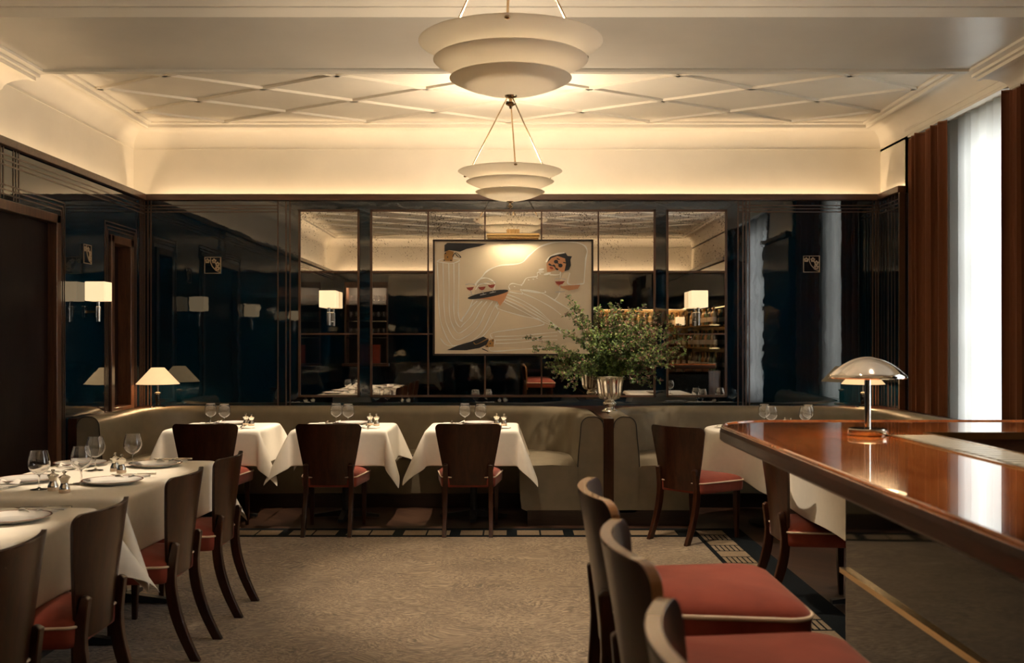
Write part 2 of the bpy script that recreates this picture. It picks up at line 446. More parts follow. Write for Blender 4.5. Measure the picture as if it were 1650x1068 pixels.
# cove ring around a ceiling bay: profile (offset from wall, height)
def cove_profile(z0=3.264, r=.175):
    p = [(-.02,z0-.008),(.004,z0-.008),(.004,z0-.002),(.0,z0)]
    for k in range(9):
        t = PI/2*k/8; p.append((r-r*math.cos(t), z0+r*math.sin(t)))
    h = z0+r
    p += [(r,h-.016),(r+.012,h-.020),(r+.030,h-.020),(r+.040,h-.014),(r+.040,h+.010),(r+.075,h+.010),(r+.085,h+.016),(r+.085,h+.034),(r+.12,h+.034),(r+.12,ZC)]
    p += [(r+.12,ZC+.03),(-.02,ZC+.03)]
    return p
def cove(name, path, inward, prof, mat):
    """sweep profile along an open rectangular path; inward[i] = the direction the offset takes at point i"""
    rings = []
    for P, d in zip(path, inward):
        rings.append([(P[0]+d[0]*o, P[1]+d[1]*o, z) for o,z in prof])
    mb = MB(); mb.loft(rings, caps=True, closed=True)
    return struct(mb.build(name, mat, angle=30))
cp1 = cove_profile()
cove('trim_6', [(UL,YB2),(UL,UB),(UR,UB),(UR,YB2)], [(1,0),(1,-1),(-1,-1),(-1,0)], cp1, M['plaster'])
cove('trim_7', [(UL,YB1),(UL,UF),(UR,UF),(UR,YB1)], [(1,0),(1,1),(-1,1),(-1,0)], cp1, M['plaster'])
# ceilings
struct(MB().box(UL-.1, UR+.1, YB2, UB+.1, ZC, ZC+.08).build('ceiling', M['plaster'], smooth=False))
struct(MB().box(UL-.1, UR+.1, UF-.1, YB1, ZC, ZC+.08).build('ceiling_near', M['plaster'], smooth=False))
HB = 3.33
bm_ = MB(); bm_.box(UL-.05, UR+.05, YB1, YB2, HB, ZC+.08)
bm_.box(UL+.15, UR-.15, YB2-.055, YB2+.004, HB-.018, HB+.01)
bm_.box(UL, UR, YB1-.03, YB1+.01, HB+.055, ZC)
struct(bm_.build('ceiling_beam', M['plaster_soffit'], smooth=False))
# cornice where the beam meets the side walls
def bprof(sx, wx):
    p = [(-.02,3.20),(0,3.20),(.008,3.21)]
    for k in range(7):
        t = PI/2*k/6; p.append((.01+.19-.19*math.cos(t), 3.21+.065*math.sin(t)))
    p += [(.215,3.270),(.215,3.262),(.245,3.262),(.245,3.285),(.275,3.285),(.275,3.305),(.32,3.312),(.32,3.34),(-.02,3.34)]
    return [(wx+sx*o, z) for o,z in p]
for i,(sx,wx) in enumerate(((1,UL),(-1,UR))):
    pr = bprof(sx,wx); mb = MB(); mb.loft([[(x,YB1,z) for x,z in pr],[(x,YB2+.004,z) for x,z in pr]])
    struct(mb.build('trim_%d' % (8+i), M['plaster'], angle=30))
# diagonal lattice ribs
rb = MB()
def clip(p, q, x0, x1, y0, y1):
    t0, t1 = 0.0, 1.0; dx, dy = q[0]-p[0], q[1]-p[1]
    for pp, qq in ((-dx,p[0]-x0),(dx,x1-p[0]),(-dy,p[1]-y0),(dy,y1-p[1])):
        if abs(pp) < 1e-9:
            if qq < 0: return None
        else:
            r = qq/pp
            if pp < 0: t0 = max(t0, r)
            else: t1 = min(t1, r)
    if t0 >= t1: return None
    return (p[0]+t0*dx,p[1]+t0*dy),(p[0]+t1*dx,p[1]+t1*dy)
def lattice(mb, x0, x1, y0, y1, xo, yo):
    for k in range(-14, 15):
        for s_ in (1,-1):
            X = xo+1.305*k; sl = .63*s_
            c = clip((X-12, yo-12*sl),(X+12, yo+12*sl), x0,x1,y0,y1)
            if not c: continue
            (ax,ay),(bx,by) = c; d = Vector((bx-ax,by-ay)).normalized(); n = Vector((-d.y,d.x))*.021; e = d*.02
            q = [(ax-e.x+n.x,ay-e.y+n.y),(ax-e.x-n.x,ay-e.y-n.y),(bx+e.x-n.x,by+e.y-n.y),(bx+e.x+n.x,by+e.y+n.y)]
            mb.loft([[(u,v,ZC-.020) for u,v in q],[(u,v,ZC+.01) for u,v in q]])
lattice(rb, UL+.29, UR-.29, YB2+.0, UB-.29, -.025, 9.455)
struct(rb.build('ceiling_lattice', M['plaster'], smooth=False))
rb2 = MB(); lattice(rb2, UL+.29, UR-.29, UF+.29, YB1, -.025, UF+.295)
struct(rb2.build('ceiling_lattice_near', M['plaster'], smooth=False))

# inlay lines on lacquer
def vlines_back(xs, z0=.83, z1=2.75):
    for x in xs: il.box(x-.006, x+.006, YB-.004, YB, z0, z1)
def bx(px): return (px-823)*YB/F
il = MB()
vlines_back([bx(233),bx(238.5),bx(243.5)])
vlines_back([bx(448)])
vlines_back([bx(461),bx(467.5)])
vlines_back([bx(1189),bx(1197),bx(1202),bx(1207.5)])
vlines_back([bx(1406),bx(1411),bx(1415)])
vlines_back([bx(1297)-.9]) if False else None
for dz in (2.705,2.675,2.645):
    il.box(XL, bx(448), YB-.004, YB, dz-.005, dz+.005)
    il.box(bx(1189), XR, YB-.004, YB, dz-.005, dz+.005)
struct(il.build('trim_10', M['inlay'], smooth=False))
il = MB()
for dz in (2.70,2.665,2.63):
    il.box(XL, XL+.004, YF, YB, dz-.005, dz+.005)
for yy in (9.50,9.535,9.57, 6.86,6.90,6.94, 7.08,7.12,7.16):
    il.box(XL, XL+.004, yy-.005, yy+.005, 2.40 if yy<8 else .83, RAIL0)
# lines framing the doors
for d in (DOOR1, DOOR2):
    for k in (0,1,2):
        o_ = .10+.032*k
        il.box(XL, XL+.004, d[0]-o_-.005, d[1]+o_+.005, d[2]+o_-.005, d[2]+o_+.005)
        il.box(XL, XL+.004, d[1]+o_-.005, d[1]+o_+.005, 0, d[2]+o_+.005)
        il.box(XL, XL+.004, d[0]-o_-.005, d[0]-o_+.005, 0, d[2]+o_+.005)
struct(il.build('trim_11', M['inlay'], smooth=False))
il = MB()
for yy in (9.22,9.30,9.38): il.box(XR-.004, XR, yy-.005, yy+.005, .83, RAIL0)
for dz in (2.70,2.665,2.63): il.box(XR-.004, XR, 9.08, YB, dz-.005, dz+.005)
il.box(XR-.02, XR+.03, 9.06, 9.09, 0, RAIL0)
struct(il.build('trim_12', M['inlay'], smooth=False))
# doors on the left wall
for n,d in enumerate((DOOR1, DOOR2)):
    c = .06
    dm = MB()
    dm.box(XL-.14, XL+.02, d[0]-c, d[0]+.01, 0 , d[2]+c); dm.box(XL-.14, XL+.02, d[1]-.01, d[1]+c, 0, d[2]+c)
    dm.box(XL-.14, XL+.02, d[0]-c, d[1]+c, d[2]-.01, d[2]+c)
    if n == 1: dm.box(XL-.14, XL+.02, d[0], d[1], .80, .86)
    fr = struct(dm.build('door_%d' % (n+1), M['walnut'], bevel=.006))
    dl = MB(); dl.box(XL-(.09 if n==0 else .14), XL-(.05 if n==0 else .10), d[0], d[1], 0, d[2])
    leaf = dl.build('door_leaf', M['door_wood'], fr, smooth=False)
struct(MB().box(XL, XL+.015, DOOR1[1]+.2, 8.7, 0, .10).build('baseboard_left', M['dark_wood'], smooth=False))
struct(MB().box(XL, 1.6, YF, YF+.015, 0, .10).build('baseboard_rear', M['dark_wood'], smooth=False))

# ------------------------------------------------------------------ mirrors
def wx(px, Y=YB): return (px-823)*Y/F
def wz(py, Y=YB): return CAMH+(552-py)*Y/F
ZR = [wz(638), wz(538), wz(438), wz(339.5)]
def mirror_panel(xs, label):
    fr = MB()
    e = .010
    root = None
    for x in (xs[0], xs[-1]): fr.box(x-e, x+e, YB-.018, YB, ZR[0]-e, ZR[-1]+e)
    for z in (ZR[0], ZR[-1]): fr.box(xs[0]-e, xs[-1]+e, YB-.018, YB, z-e, z+e)
    for x in xs[1:-1]: fr.box(x-.007, x+.007, YB-.016, YB, ZR[0], ZR[-1])
    for z in ZR[1:-1]: fr.box(xs[0], xs[-1], YB-.015, YB, z-.007, z+.007)
    gl = MB(); gl.box(xs[0], xs[-1], YB-.008, YB-.0005, ZR[0], ZR[-1])
    o = gl.build('wall_mirror', M['mirror'], smooth=False)
    tag(o, label, 'mirror')
    fr.build('mirror_frame', M['inlay'], o, smooth=False)
mirror_panel([wx(483),wx(578)], 'tall narrow antiqued mirror in three panes, left of the wide mirror')
mirror_panel([wx(598.5),wx(690),wx(781.5),wx(872.5),wx(964),wx(1054.5)], 'wide antiqued mirror of fifteen panes behind the framed painting')
mirror_panel([wx(1075),wx(1169.5)], 'tall narrow antiqued mirror with a sconce, beside the leafy branches and window reflections')

# ------------------------------------------------------------------ painting
PY = 9.53
def pc(u, v):  # crop pixel of the painting zoom -> wall coordinates
    return ((690+u/4.854-823)*PY/F, CAMH+(552-(370+v/4.854))*PY/F)
pr = empty('framed_painting', (pc(665,980)[0], YB, pc(665,980)[1]), 0, 'large framed painting of a reclining moustached waiter balancing a drinks tray', 'painting')
def in_root(o, root):
    o.parent = root; o.matrix_parent_inverse = Matrix.Translation(-Vector(root.location)); return o
x0,z1 = pc(36,76); x1,z0 = pc(1292,985)
fr = MB(); t = .018
fr.box(x0,x0+t,PY-.006,YB-.02,z0,z1); fr.box(x1-t,x1,PY-.006,YB-.02,z0,z1); fr.box(x0,x1,PY-.006,YB-.02,z0,z0+t); fr.box(x0,x1,PY-.006,YB-.02,z1-t,z1)
in_root(fr.build('picture_frame', M['dark_wood'], bevel=.002), pr)
cv = MB(); cv.box(x0+.01,x1-.01,PY+.004,YB-.022,z0+.01,z1-.01,0)
layer = [0]
def fill(pts, mi):
    layer[0] += 1; yy = PY+.004-.0002*layer[0]; b = len(cv.v)
    for u,v in pts:
        x,z = pc(u,v); cv.v.append((x,yy,z))
    cv.face(range(b,b+len(pts)), mi)
def catmull(pts, n=6):
    out = []
    P = [pts[0]]+list(pts)+[pts[-1]]
    for i in range(1,len(P)-2):
        for k in range(n):
            t = k/n; a,b,c,d = P[i-1],P[i],P[i+1],P[i+2]
            out.append(tuple(.5*((2*b[j])+(-a[j]+c[j])*t+(2*a[j]-5*b[j]+4*c[j]-d[j])*t*t+(-a[j]+3*b[j]-3*c[j]+d[j])*t**3) for j in range(2)))
    out.append(tuple(pts[-1])); return out
def stroke(pts, w=6, mi=1, curve=True):
    layer[0] += .25; yy = PY+.004-.0002*layer[0]
    P = catmull(pts) if curve else pts
    b = len(cv.v)
    for k,p in enumerate(P):
        q0 = P[max(k-1,0)]; q1 = P[min(k+1,len(P)-1)]
        dx,dy = q1[0]-q0[0],q1[1]-q0[1]; L = math.hypot(dx,dy) or 1
        ww = w*.66*(.85+.3*math.sin(k*.7))
        for s_ in (1,-1):
            x,z = pc(p[0]-dy/L*ww*s_, p[1]+dx/L*ww*s_); cv.v.append((x,yy,z))
    for k in range(len(P)-1): cv.face((b+2*k,b+2*k+1,b+2*k+3,b+2*k+2), mi)
LINE,SHIRT,PANT,INK,SKIN,WINE,OCHRE,GREY = range(1,9)
def ell(cx,cy,rx,ry,rot=0,n=20):
    return [(cx+rx*math.cos(a)*math.cos(rot)-ry*math.sin(a)*math.sin(rot), cy+rx*math.cos(a)*math.sin(rot)+ry*math.sin(a)*math.cos(rot)) for a in [2*PI*i/n for i in range(n)]]
# trouser leg folded into a U on the left
fill([(70,255),(245,245),(232,420),(228,640),(255,705),(300,650),(352,560),(372,430),(430,380),(500,420),(560,620),(520,720),(440,830),(340,890),(200,905),(120,850),(85,700),(68,520)], PANT)
# shirt
back = [(365,430),(420,370),(465,320),(560,280),(720,262),(790,200),(880,130),(1000,98),(1130,95),(1215,120),(1243,165),(1232,240),(1218,420)]
fill(back+[(1100,425),(1110,330),(1060,335),(1020,420),(1025,490),(990,545),(880,495),(740,480),(640,470),(600,480),(430,520)], SHIRT)
fill([(600,500),(740,480),(900,500),(1010,560),(1190,690),(1270,780),(1270,930),(1100,880),(930,930),(520,915),(500,800),(890,740),(850,690),(700,560)], PANT)
fill([(540,610),(600,555),(720,600),(850,690),(700,665)], SHIRT)
stroke(back, 8, LINE); stroke([(1218,420),(1140,432),(1090,415),(1108,340)], 7, LINE)
for off in (0, 45, 90, 130, 170):
    t_ = off/170
    stroke([(70+off,258),(78+off*.95,450),(85+off*.88,620),(110+off*.8,760-off*.35),(190+off*.45,905-off*1.1),(300-off*.2,890-off*1.15),(420-off*.7,800-off*.9),(500-off*1.0,640-off*.2),(545-off*.95,560-off*.02)], 5.5, LINE)
stroke([(66,250),(110,228),(200,222),(246,238),(190,262),(110,256),(66,250)], 6, LINE)
stroke([(232,640),(245,700),(262,705),(310,640),(352,545)], 6, LINE)
stroke([(372,440),(385,400),(430,378),(480,385),(520,420),(515,470)], 7, LINE)
stroke([(370,470),(400,430),(460,420),(510,440)], 5, LINE)
stroke([(95,850),(150,905),(260,900),(340,870)], 6, LINE)
stroke([(640,470),(630,440),(660,420),(730,430),(770,378),(850,365),(855,335),(905,330)], 6, LINE)
stroke([(638,485),(700,498),(740,500),(720,468),(760,480),(860,492),(915,492),(912,478)], 6, LINE)
stroke([(740,470),(880,492),(1010,565),(1130,640),(1190,695)], 7, LINE)
for k in range(4):
    o_ = k*28
    stroke([(600-o_*.1,500+o_*.75),(720+o_*.2,545+o_*1.1),(860+o_*.1,630+o_*.9),(960+o_*.3,720+o_*.5),(1040,780+o_*.4)], 5, LINE)
stroke([(745,500),(850,545),(960,605),(1040,665)], 5, LINE)
stroke([(600,555),(540,610),(700,665),(850,700),(892,720)], 6, LINE); stroke([(600,520),(560,580),(530,595),(545,625)], 7, LINE)
stroke([(850,690),(900,725),(890,745),(740,770),(510,805),(492,840),(520,860),(515,900),(478,925),(510,950),(700,938),(940,920)], 6, LINE)
for k in range(3): stroke([(520,835+k*28),(700,830+k*26),(860,815+k*24),(1010,800+k*30)], 5, LINE)
stroke([(555,640),(500,740),(430,830),(380,860)], 5, LINE)
stroke([(1030,485),(1015,520),(990,548)], 5, LINE)
for u,v in ((785,392),(822,386),(850,378),(730,436),(675,444),(875,345)): fill(ell(u,v,7,4,.3,8), LINE)
fill(ell(885,312,24,9,-.2,12), LINE); fill(ell(932,345,30,9,-.25,12), LINE)
stroke([(950,352),(1020,352),(1036,330)],6,LINE); stroke([(1036,340),(1032,380)],4,LINE)
# head
fill([(930,330),(925,270),(950,215),(1010,195),(1080,205),(1108,250),(1100,300),(1050,335),(1010,310),(960,328)], SKIN)
fill([(925,262),(945,215),(975,198),(1040,190),(1075,182),(1090,205),(1125,208),(1112,235),(1116,280),(1100,315),(1065,325),(1078,270),(1070,225),(1010,205),(965,222)], INK)
stroke([(922,255),(950,212),(1010,188),(1065,180)],9,LINE)
fill(ell(1000,250,17,15), INK); fill(ell(1034,280,17,15), INK); stroke([(1000,250),(1034,280)],5,INK)
stroke([(942,268),(965,280),(985,282),(1000,305),(1018,312)],10,INK)
stroke([(1005,225),(1030,235)],6,INK); stroke([(1055,255),(1080,262)],6,INK)
fill(ell(963,299,16,9,.4,10), WINE)
# hand and glass right
fill([(990,420),(1050,440),(1110,435),(1190,430),(1170,462),(1100,475),(1040,455)], SKIN)
stroke([(988,385),(1030,382),(1075,388)],4,GREY); fill([(990,405),(1070,402),(1050,425),(1025,432),(1005,424)], WINE); stroke([(1030,432),(1030,480)],4,GREY); stroke([(992,488),(1068,484)],5,GREY)
# tray, hand, glasses
fill([(380,540),(480,520),(560,500),(630,480),(590,560),(560,597),(540,560),(470,545)], SKIN)
fill(ell(468,506,162,22,-.19,28), INK)
for u,v in ((328,445),(420,442),(495,425)):
    stroke([(u-38,v-15),(u,v-21),(u+36,v-15)],4,GREY); fill([(u-30,v+8),(u+30,v+2),(u+18,v+25),(u,v+32),(u-18,v+24)], WINE); stroke([(u+4,v+32),(u+12,v+62)],4,GREY); stroke([(u-15,v+70),(u+35,v+60)],4,GREY)
# shoes and socks
fill([(125,245),(125,190),(150,160),(200,170),(190,248)], OCHRE)
fill([(128,175),(128,120),(150,103),(300,106),(460,110),(400,130),(300,150),(250,172),(200,165),(160,160)], INK)
stroke([(190,215),(215,180),(255,215),(235,212),(210,185)],5,INK)
fill([(445,905),(470,870),(515,850),(512,915),(450,920)], OCHRE)
fill([(145,942),(230,905),(350,870),(430,835),(475,860),(455,900),(400,925),(300,942)], INK)
stroke([(355,880),(380,895),(470,850)],5,OCHRE); stroke([(420,930),(470,952)],5,INK)
for u,v in ((152,215),(135,185),(178,240),(125,240),(485,890),(505,868),(462,912)): fill(ell(u,v,6,6,0,8), INK)
in_root(cv.build('canvas', [M['canvas'],M['p_line'],M['p_shirt'],M['p_pant'],M['p_ink'],M['p_skin'],M['p_wine'],M['p_ochre'],M['p_palegrey']], smooth=False), pr)
# picture light
plx0, plz = pc(460,68); plx1,_ = pc(868,68)
pl = empty('picture_light', ((plx0+plx1)/2, YB-.02, plz), 0, 'slim brass picture light mounted over the waiter painting', 'lamp')
mb = MB(); mb.tube([(plx0,PY-.09,plz+.02),(plx1,PY-.09,plz+.02)], .019, 12)
in_root(mb.build('light_tube', M['brass']), pl)
mb = MB()
for xx in ((plx0+plx1)/2-.03, (plx0+plx1)/2+.03): mb.tube([(xx,YB-.02,plz+.06),(xx,PY-.05,plz+.075),(xx,PY-.09,plz+.03)], .006, 8)
mb.box((plx0+plx1)/2-.06,(plx0+plx1)/2+.06,YB-.03,YB-.016,plz+.03,plz+.09)
in_root(mb.build('bracket', M['brass']), pl)

# ------------------------------------------------------------------ wall plaques
def plaque():
    root = empty('wall_plaque', (0,0,0), 0, cat='plaque')
    s = .078
    plate_o = MB().box(-s,s,-.012,0,-s,s).build('plate', M['lacquer'], root, smooth=False)
    ed = MB(); e = .006
    ed.box(-s,-s+e,-.016,-.010,-s,s); ed.box(s-e*1.4,s,-.016,-.010,-s,s); ed.box(-s,s,-.016,-.010,-s,-s+e); ed.box(-s,s,-.016,-.010,s-e,s)
    ed.build('border', M['inlay_pale'], plate_o, smooth=False)
    fl = MB()
    fl.tube([(-.02,-.014,.07),(-.022,-.014,.03),(-.005,-.014,-.01),(.03,-.014,-.05),(.075,-.014,-.07)], .004, 6)
    fl.tube([(.02,-.014,-.035),(.03,-.014,-.01),(.045,-.014,.0)], .003, 6)
    for cx,cz in ((-.05,.04),(.012,.04),(.045,.01),(.045,-.03)):
        for k in range(5):
            a = 2*PI*k/5+.3
            fl.lathe([(.0002,0),(.010,.001),(.009,.003),(.0002,.004)], 8, (0,0,0))
            n = 4*8
            for q in range(len(fl.v)-n, len(fl.v)):
                x,y,z = fl.v[q]; fl.v[q] = (cx+.014*math.cos(a)+x, -.013-z, cz+.014*math.sin(a)+y)
    fl.build('flower_relief', M['inlay_pale'], plate_o)
    return root
PK = Kind(plaque())
PK((bx(343.5), YB, wz(427.5)), 0, 'small square plaque with raised flowers on the lacquer left of the mirrors')
PK((bx(1307), YB, wz(425.5)), 0, 'small square plaque with raised flowers between the two bluish window reflections')
PK((XL, 3.44*F/(823-138.5), CAMH+(552-409.5)*(3.44*F/(823-138.5))/F), R(90), 'small square flower plaque above the double sconce, near the tall dark doorway')

# ------------------------------------------------------------------ sconces
def sconce():
    root = empty('wall_sconce', (0,0,0), 0, cat='wall lamp')
    sh = MB(); s = .078; h = .155
    sh.loft([[(-s,-.19,.01),(s,-.19,.01),(s,-.03,.01),(-s,-.03,.01)],[(-s,-.19,h+.01),(s,-.19,h+.01),(s,-.03,h+.01),(-s,-.03,h+.01)]], caps=True)
    sh.build('lamp_shade', M['sconce_shade'], root, smooth=False, bevel=.006)
    st = MB()
    st.lathe([(.012,-.155),(.014,-.15),(.014,.012)], 14, (0,-.11,0))
    st.lathe([(.019,-.155),(.019,-.035),(.012,-.03)], 14, (.0,-.11,0))
    st.build('stem', M['nickel'], root)
    br = MB(); br.box(-.008,.008,-.11,-.004,-.085,-.068)
    br.build('arm', M['bronze'], root, smooth=False)
    MB().box(-.030,.030,-.014,0,-.12,-.03).build('wall_plate', M['nickel'], root, smooth=False, bevel=.003)
    return root
SC = Kind(sconce())
hS = 1.735
SC((wx(529,9.45), YB-.008, hS), 0, 'square shaded sconce on the narrow left mirror, with its reflected double')
SC((wx(1126,9.45), YB-.008, hS), 0, 'square shaded sconce on the narrow right mirror, above the foliage tips')
SC((XL, 8.27, 1.745), R(90), 'square shaded sconce on the left wall between the two walnut door casings')
SC((XL, 6.02, 1.745), R(90), 'square shaded sconce on the left wall near the long white table, seen mirrored')
SC((XL, 3.45, 1.745), R(90), 'square shaded sconce on the left wall towards the glass niche, seen mirrored')
SC((3.25, YF, 1.745), R(180), 'square shaded sconce above the bottle shelves, seen mirrored')

# ------------------------------------------------------------------ table lamps with cone shades
def table_lamp():
    root = empty('table_lamp', (0,0,0), 0, cat='lamp')
    MB().lathe([(.001,0),(.068,0),(.070,.006),(.066,.012),(.030,.018),(.001,.018)], 28).build('lamp_base', M['nickel'], root)
    MB().lathe([(.020,.015),(.022,.018),(.022,.120),(.020,.124)], 20).build('lamp_body', M['black'], root)
    MB().lathe([(.024,.122),(.031,.128),(.031,.136),(.020,.140),(.010,.144),(.010,.25)], 20).build('lamp_stem', M['nickel'], root)
    s = MB(); s.lathe([(.190,.215),(.057,.362),(.001,.362)], 40, caps=(False,False)); s.build('lamp_shade', M['lamp_shade'], root, angle=50, solid=.003)
    L = bpy.data.lights.new('lamp_bulb','POINT'); L.energy = 5.5; L.color = (1,.62,.30); L.shadow_soft_size = .03
    lo = bpy.data.objects.new('lamp_bulb', L); col.objects.link(lo); lo.parent = root; lo.location = (0,0,.24)
    return root
TL = Kind(table_lamp())
LEDGE = .83
TL((-3.205, 9.30, LEDGE), 0, 'small table lamp with cream cone shade in the back left corner')
TL((3.20, 9.30, LEDGE), 0, 'small cone shaded table lamp in the back corner by the rust curtain')

# ------------------------------------------------------------------ pendants
def pendant():
    root = empty('pendant_light', (0,0,0), 0, cat='pendant light')
    def bowl(name, r, z, depth, rin):
        n = 12; prof = []
        for k in range(n+1):
            rr = rin+(r-rin)*k/n; prof.append((max(.001,rr), z-depth*(1-(rr/r)**2)))
        prof.append((r+.0025, z+.002)); prof.append((r-.002, z+.005))
        for k in range(n,-1,-1):
            rr = rin+(r-rin)*k/n-.003*(k==n); prof.append((max(.001,rr), z+.006-depth*(1-(rr/r)**2)))
        MB().lathe(prof, 72, caps=(False,False)).build(name, M['opal'], root, angle=60)
    bowl('upper_bowl', .405, .0, .10, .22)
    bowl('middle_bowl', .340, -.080, .088, .15)
    bowl('lower_bowl', .268, -.160, .070, .001)
    rd = MB()
    top = .585
    for k,a in enumerate((R(-92), R(28), R(148))):
        x,y = .375*math.cos(a), .375*math.sin(a)
        rd = MB(); rd.tube([(x,y,-.008),(x*.06,y*.06,top)], .0055, 8); rod_o = rd.build('rod', M['bronze'], root)
        kb = MB(); kb.sphere((x*1.045,y*1.045,-.010), .013, .7); kb.build('rod_knob', M['bronze'], rod_o)
    MB().lathe([(.030,top-.01),(.032,top),(.012,top+.01),(.009,top+.03),(.009,top+.105),(.030,top+.107),(.075,top+.122),(.075,top+.130)], 24).build('ceiling_mount', M['bronze'], root)
    MB().lathe([(.001,-.292),(.006,-.290),(.008,-.280),(.022,-.272),(.024,-.266),(.008,-.260),(.007,-.245),(.026,-.238),(.028,-.233),(.001,-.230)], 20).build('finial', M['bronze'], root)
    L = bpy.data.lights.new('pendant_bulb','POINT'); L.energy = 50; L.color = (1,.78,.55); L.shadow_soft_size = .05
    lo = bpy.data.objects.new('pendant_bulb', L); col.objects.link(lo); lo.parent = root; lo.location = (0,0,-.03)
    return root
PN = Kind(pendant())
PN((0.0, 4.53, 2.745), 0, 'nearer, larger looking pendant of three stacked cream bowls')
PN((-.005, 8.0, 2.755), R(8), 'smaller looking three tier cream pendant hanging in front of the mirrored wall')

# ------------------------------------------------------------------ chairs
def chair(seat_h=.455, back_top=.82, back_bot=.365, stool=False):
    root = empty('bar_stool' if stool else 'dining_chair', (0,0,0), 0, cat='stool' if stool else 'chair')
    W = M['chair_wood']
    dS = seat_h-.48
    # seat plan, local +Y forward
    def outline(s, n=10):
        fw, rw, f, r_ = .250, .205, .235, -.225
        cs = [(fw, f, .055), (-fw, f, .055), (-rw, r_, .05), (rw, r_, .05)]
        out = []
        for i,(cx,cy,rr) in enumerate(cs):
            a0 = (0, PI/2, PI, 3*PI/2)[i]
            sx = 1 if cx > 0 else -1; sy = 1 if cy > 0 else -1
            for k in range(n):
                a = a0+PI/2*k/(n-1)
                out.append((cx-sx*rr+rr*math.cos(a), cy-sy*rr+rr*math.sin(a)+0.012*(1-(2*(0)/1))*0))
        # bow the front
        out = [(x*s, (y+ (.018*(1-(x/.25)**2) if y > .1 else 0))*s) for x,y in out]
        return out
    rings = []
    for s_, z in ((.955,.372),(.985,.378),(.995,.40),(1.0,.445),(.985,.456),(.94,.468),(.84,.480),(.66,.490),(.40,.496),(.12,.498),(.01,.498)):
        rings.append([(x,y,z+dS) for x,y in outline(s_)])
    mb = MB(); mb.loft(rings); seat_o = mb.build('seat', M['velvet'], root, angle=70)
    o2 = outline(1.003); mb = MB(); mb.tube([(x,y,.4475+dS) for x,y in o2], .0055, 8, closed=True); mb.build('piping', M['piping'], seat_o)
    # curved back
    nu, nv = 16, 16; th = .024 if stool else .017
    hb, ht = back_bot, back_top
    def hw(z):
        t = (z-hb)/(ht-hb)
        w = .158+(.248-.158)*t**.9
        rc = .045
        if z > ht-rc: d = z-(ht-rc); w -= rc-math.sqrt(max(0,rc*rc-d*d))
        return w
    def ypos(x, z):
        t = (z-hb)/(ht-hb)
        ctr = -.232-.055*t**1.3
        return ctr + .95*x*x
    front, bk = [], []
    zs = [hb+(ht-hb)*k/(nv-4) for k in range(nv-4)]
    zs = [z for z in zs if z < ht-.05]+[ht-.045+.045*math.sin(PI/2*k/6) for k in range(7)]
    for z in zs:
        w = hw(z); rf = []; rbk = []
        for i in range(nu+1):
            x = -w+2*w*i/nu; y = ypos(x,z)
            sl = 1.9*x; L = math.hypot(1,sl); nx, ny = -sl/L, 1/L
            rf.append((x+nx*th/2, y+ny*th/2, z)); rbk.append((x-nx*th/2, y-ny*th/2, z))
        front.append(rf); bk.append(rbk)
    mb = MB(); b = 0; n = nu+1; rows = len(zs)
    for r_ in front: mb.v += r_
    for r_ in bk: mb.v += r_
    B = rows*n
    for k in range(rows-1):
        for i in range(nu):
            mb.face((k*n+i+1,k*n+i,(k+1)*n+i,(k+1)*n+i+1),0); mb.face((B+k*n+i,B+k*n+i+1,B+(k+1)*n+i+1,B+(k+1)*n+i),0)
        for i,s_ in ((0,1),(nu,-1)):
            q = (k*n+i, B+k*n+i, B+(k+1)*n+i, (k+1)*n+i)
            mb.face(q if s_ > 0 else q[::-1], 1)
    for i in range(nu):
        mb.face((i,i+1,B+i+1,B+i),1); k = rows-1
        mb.face((k*n+i,B+k*n+i,B+k*n+i+1,k*n+i+1),1)
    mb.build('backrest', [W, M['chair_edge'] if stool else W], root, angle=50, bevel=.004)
    # rear sabre legs
    for s_ in (-1,1):
        path, wx_, wy_ = [], [], []
        leg_top = back_bot+.150
        nseg = 12
        for k in range(nseg+1):
            t = k/nseg; z = leg_top*(1-t)
            xs_ = s_*(.166+.004*t)
            yb = ypos(.166, max(hb, min(z, ht)))-.026
            if stool: y_ = yb-.05*t**2
            else: y_ = yb-.105*max(0,(t-.25)/.75)**1.7+.012*math.sin(PI*t)
            path.append((xs_, y_, z)); wx_.append(.038-.008*t); wy_.append(.030+.028*math.sin(PI*min(1,t*1.6)/1.0*.5)-.014*t)
        path.insert(0,(path[0][0],path[0][1]+.006,leg_top+.012)); wx_.insert(0,.020); wy_.insert(0,.014)
        mb = MB(); mb.post(path, wx_, wy_); mb.build('rear_leg', W, root, angle=45, bevel=.004)
        mb = MB(); f = .185
        zt = .385+dS
        mb.post([(s_*.205,f,zt),(s_*.203,f,zt*.5),(s_*.202,f+.004,0)], [.040,.034,.024], [.040,.034,.024])
        mb.build('front_leg', W, root, angle=45, bevel=.004)
    if stool:
        for yy in (.19,):
            mb = MB(); mb.tube([(-.20,yy,.27),(.20,yy,.27)], .011, 10); mb.build('footrest', M['brass'], root)
        for s_ in (-1,1):
            mb = MB(); mb.box(s_*.19-.01,s_*.19+.01,-.27,.19,.22,.245); mb.build('stretcher', W, root, bevel=.003)
    else:
        pass
    return root
CH = Kind(chair())
CARP = .005
FLOOR_OFF = 0.0125
gb = 'chairs at the small tables before the bench'
CH((-2.255, 7.79, .003), 0, 'dark wood chair at the square table beside the lamp corner, back turned', None)
CH((-1.345, 7.79, .003), 0, 'dark wood chair with rose seat at the middle of the three square tables')
CH((-.315, 7.79, .003), 0, 'dark wood chair at the square table under the painting, nearest the planter divider')
lab = ['dark wood chair nearest the far end of the long white table',
       'dark wood chair second from the far end of the long white table',
       'dark wood chair with its back rising before the nearest cloth\'s hanging corner',
       'dark wood chair at the near white table, closest to the viewer']
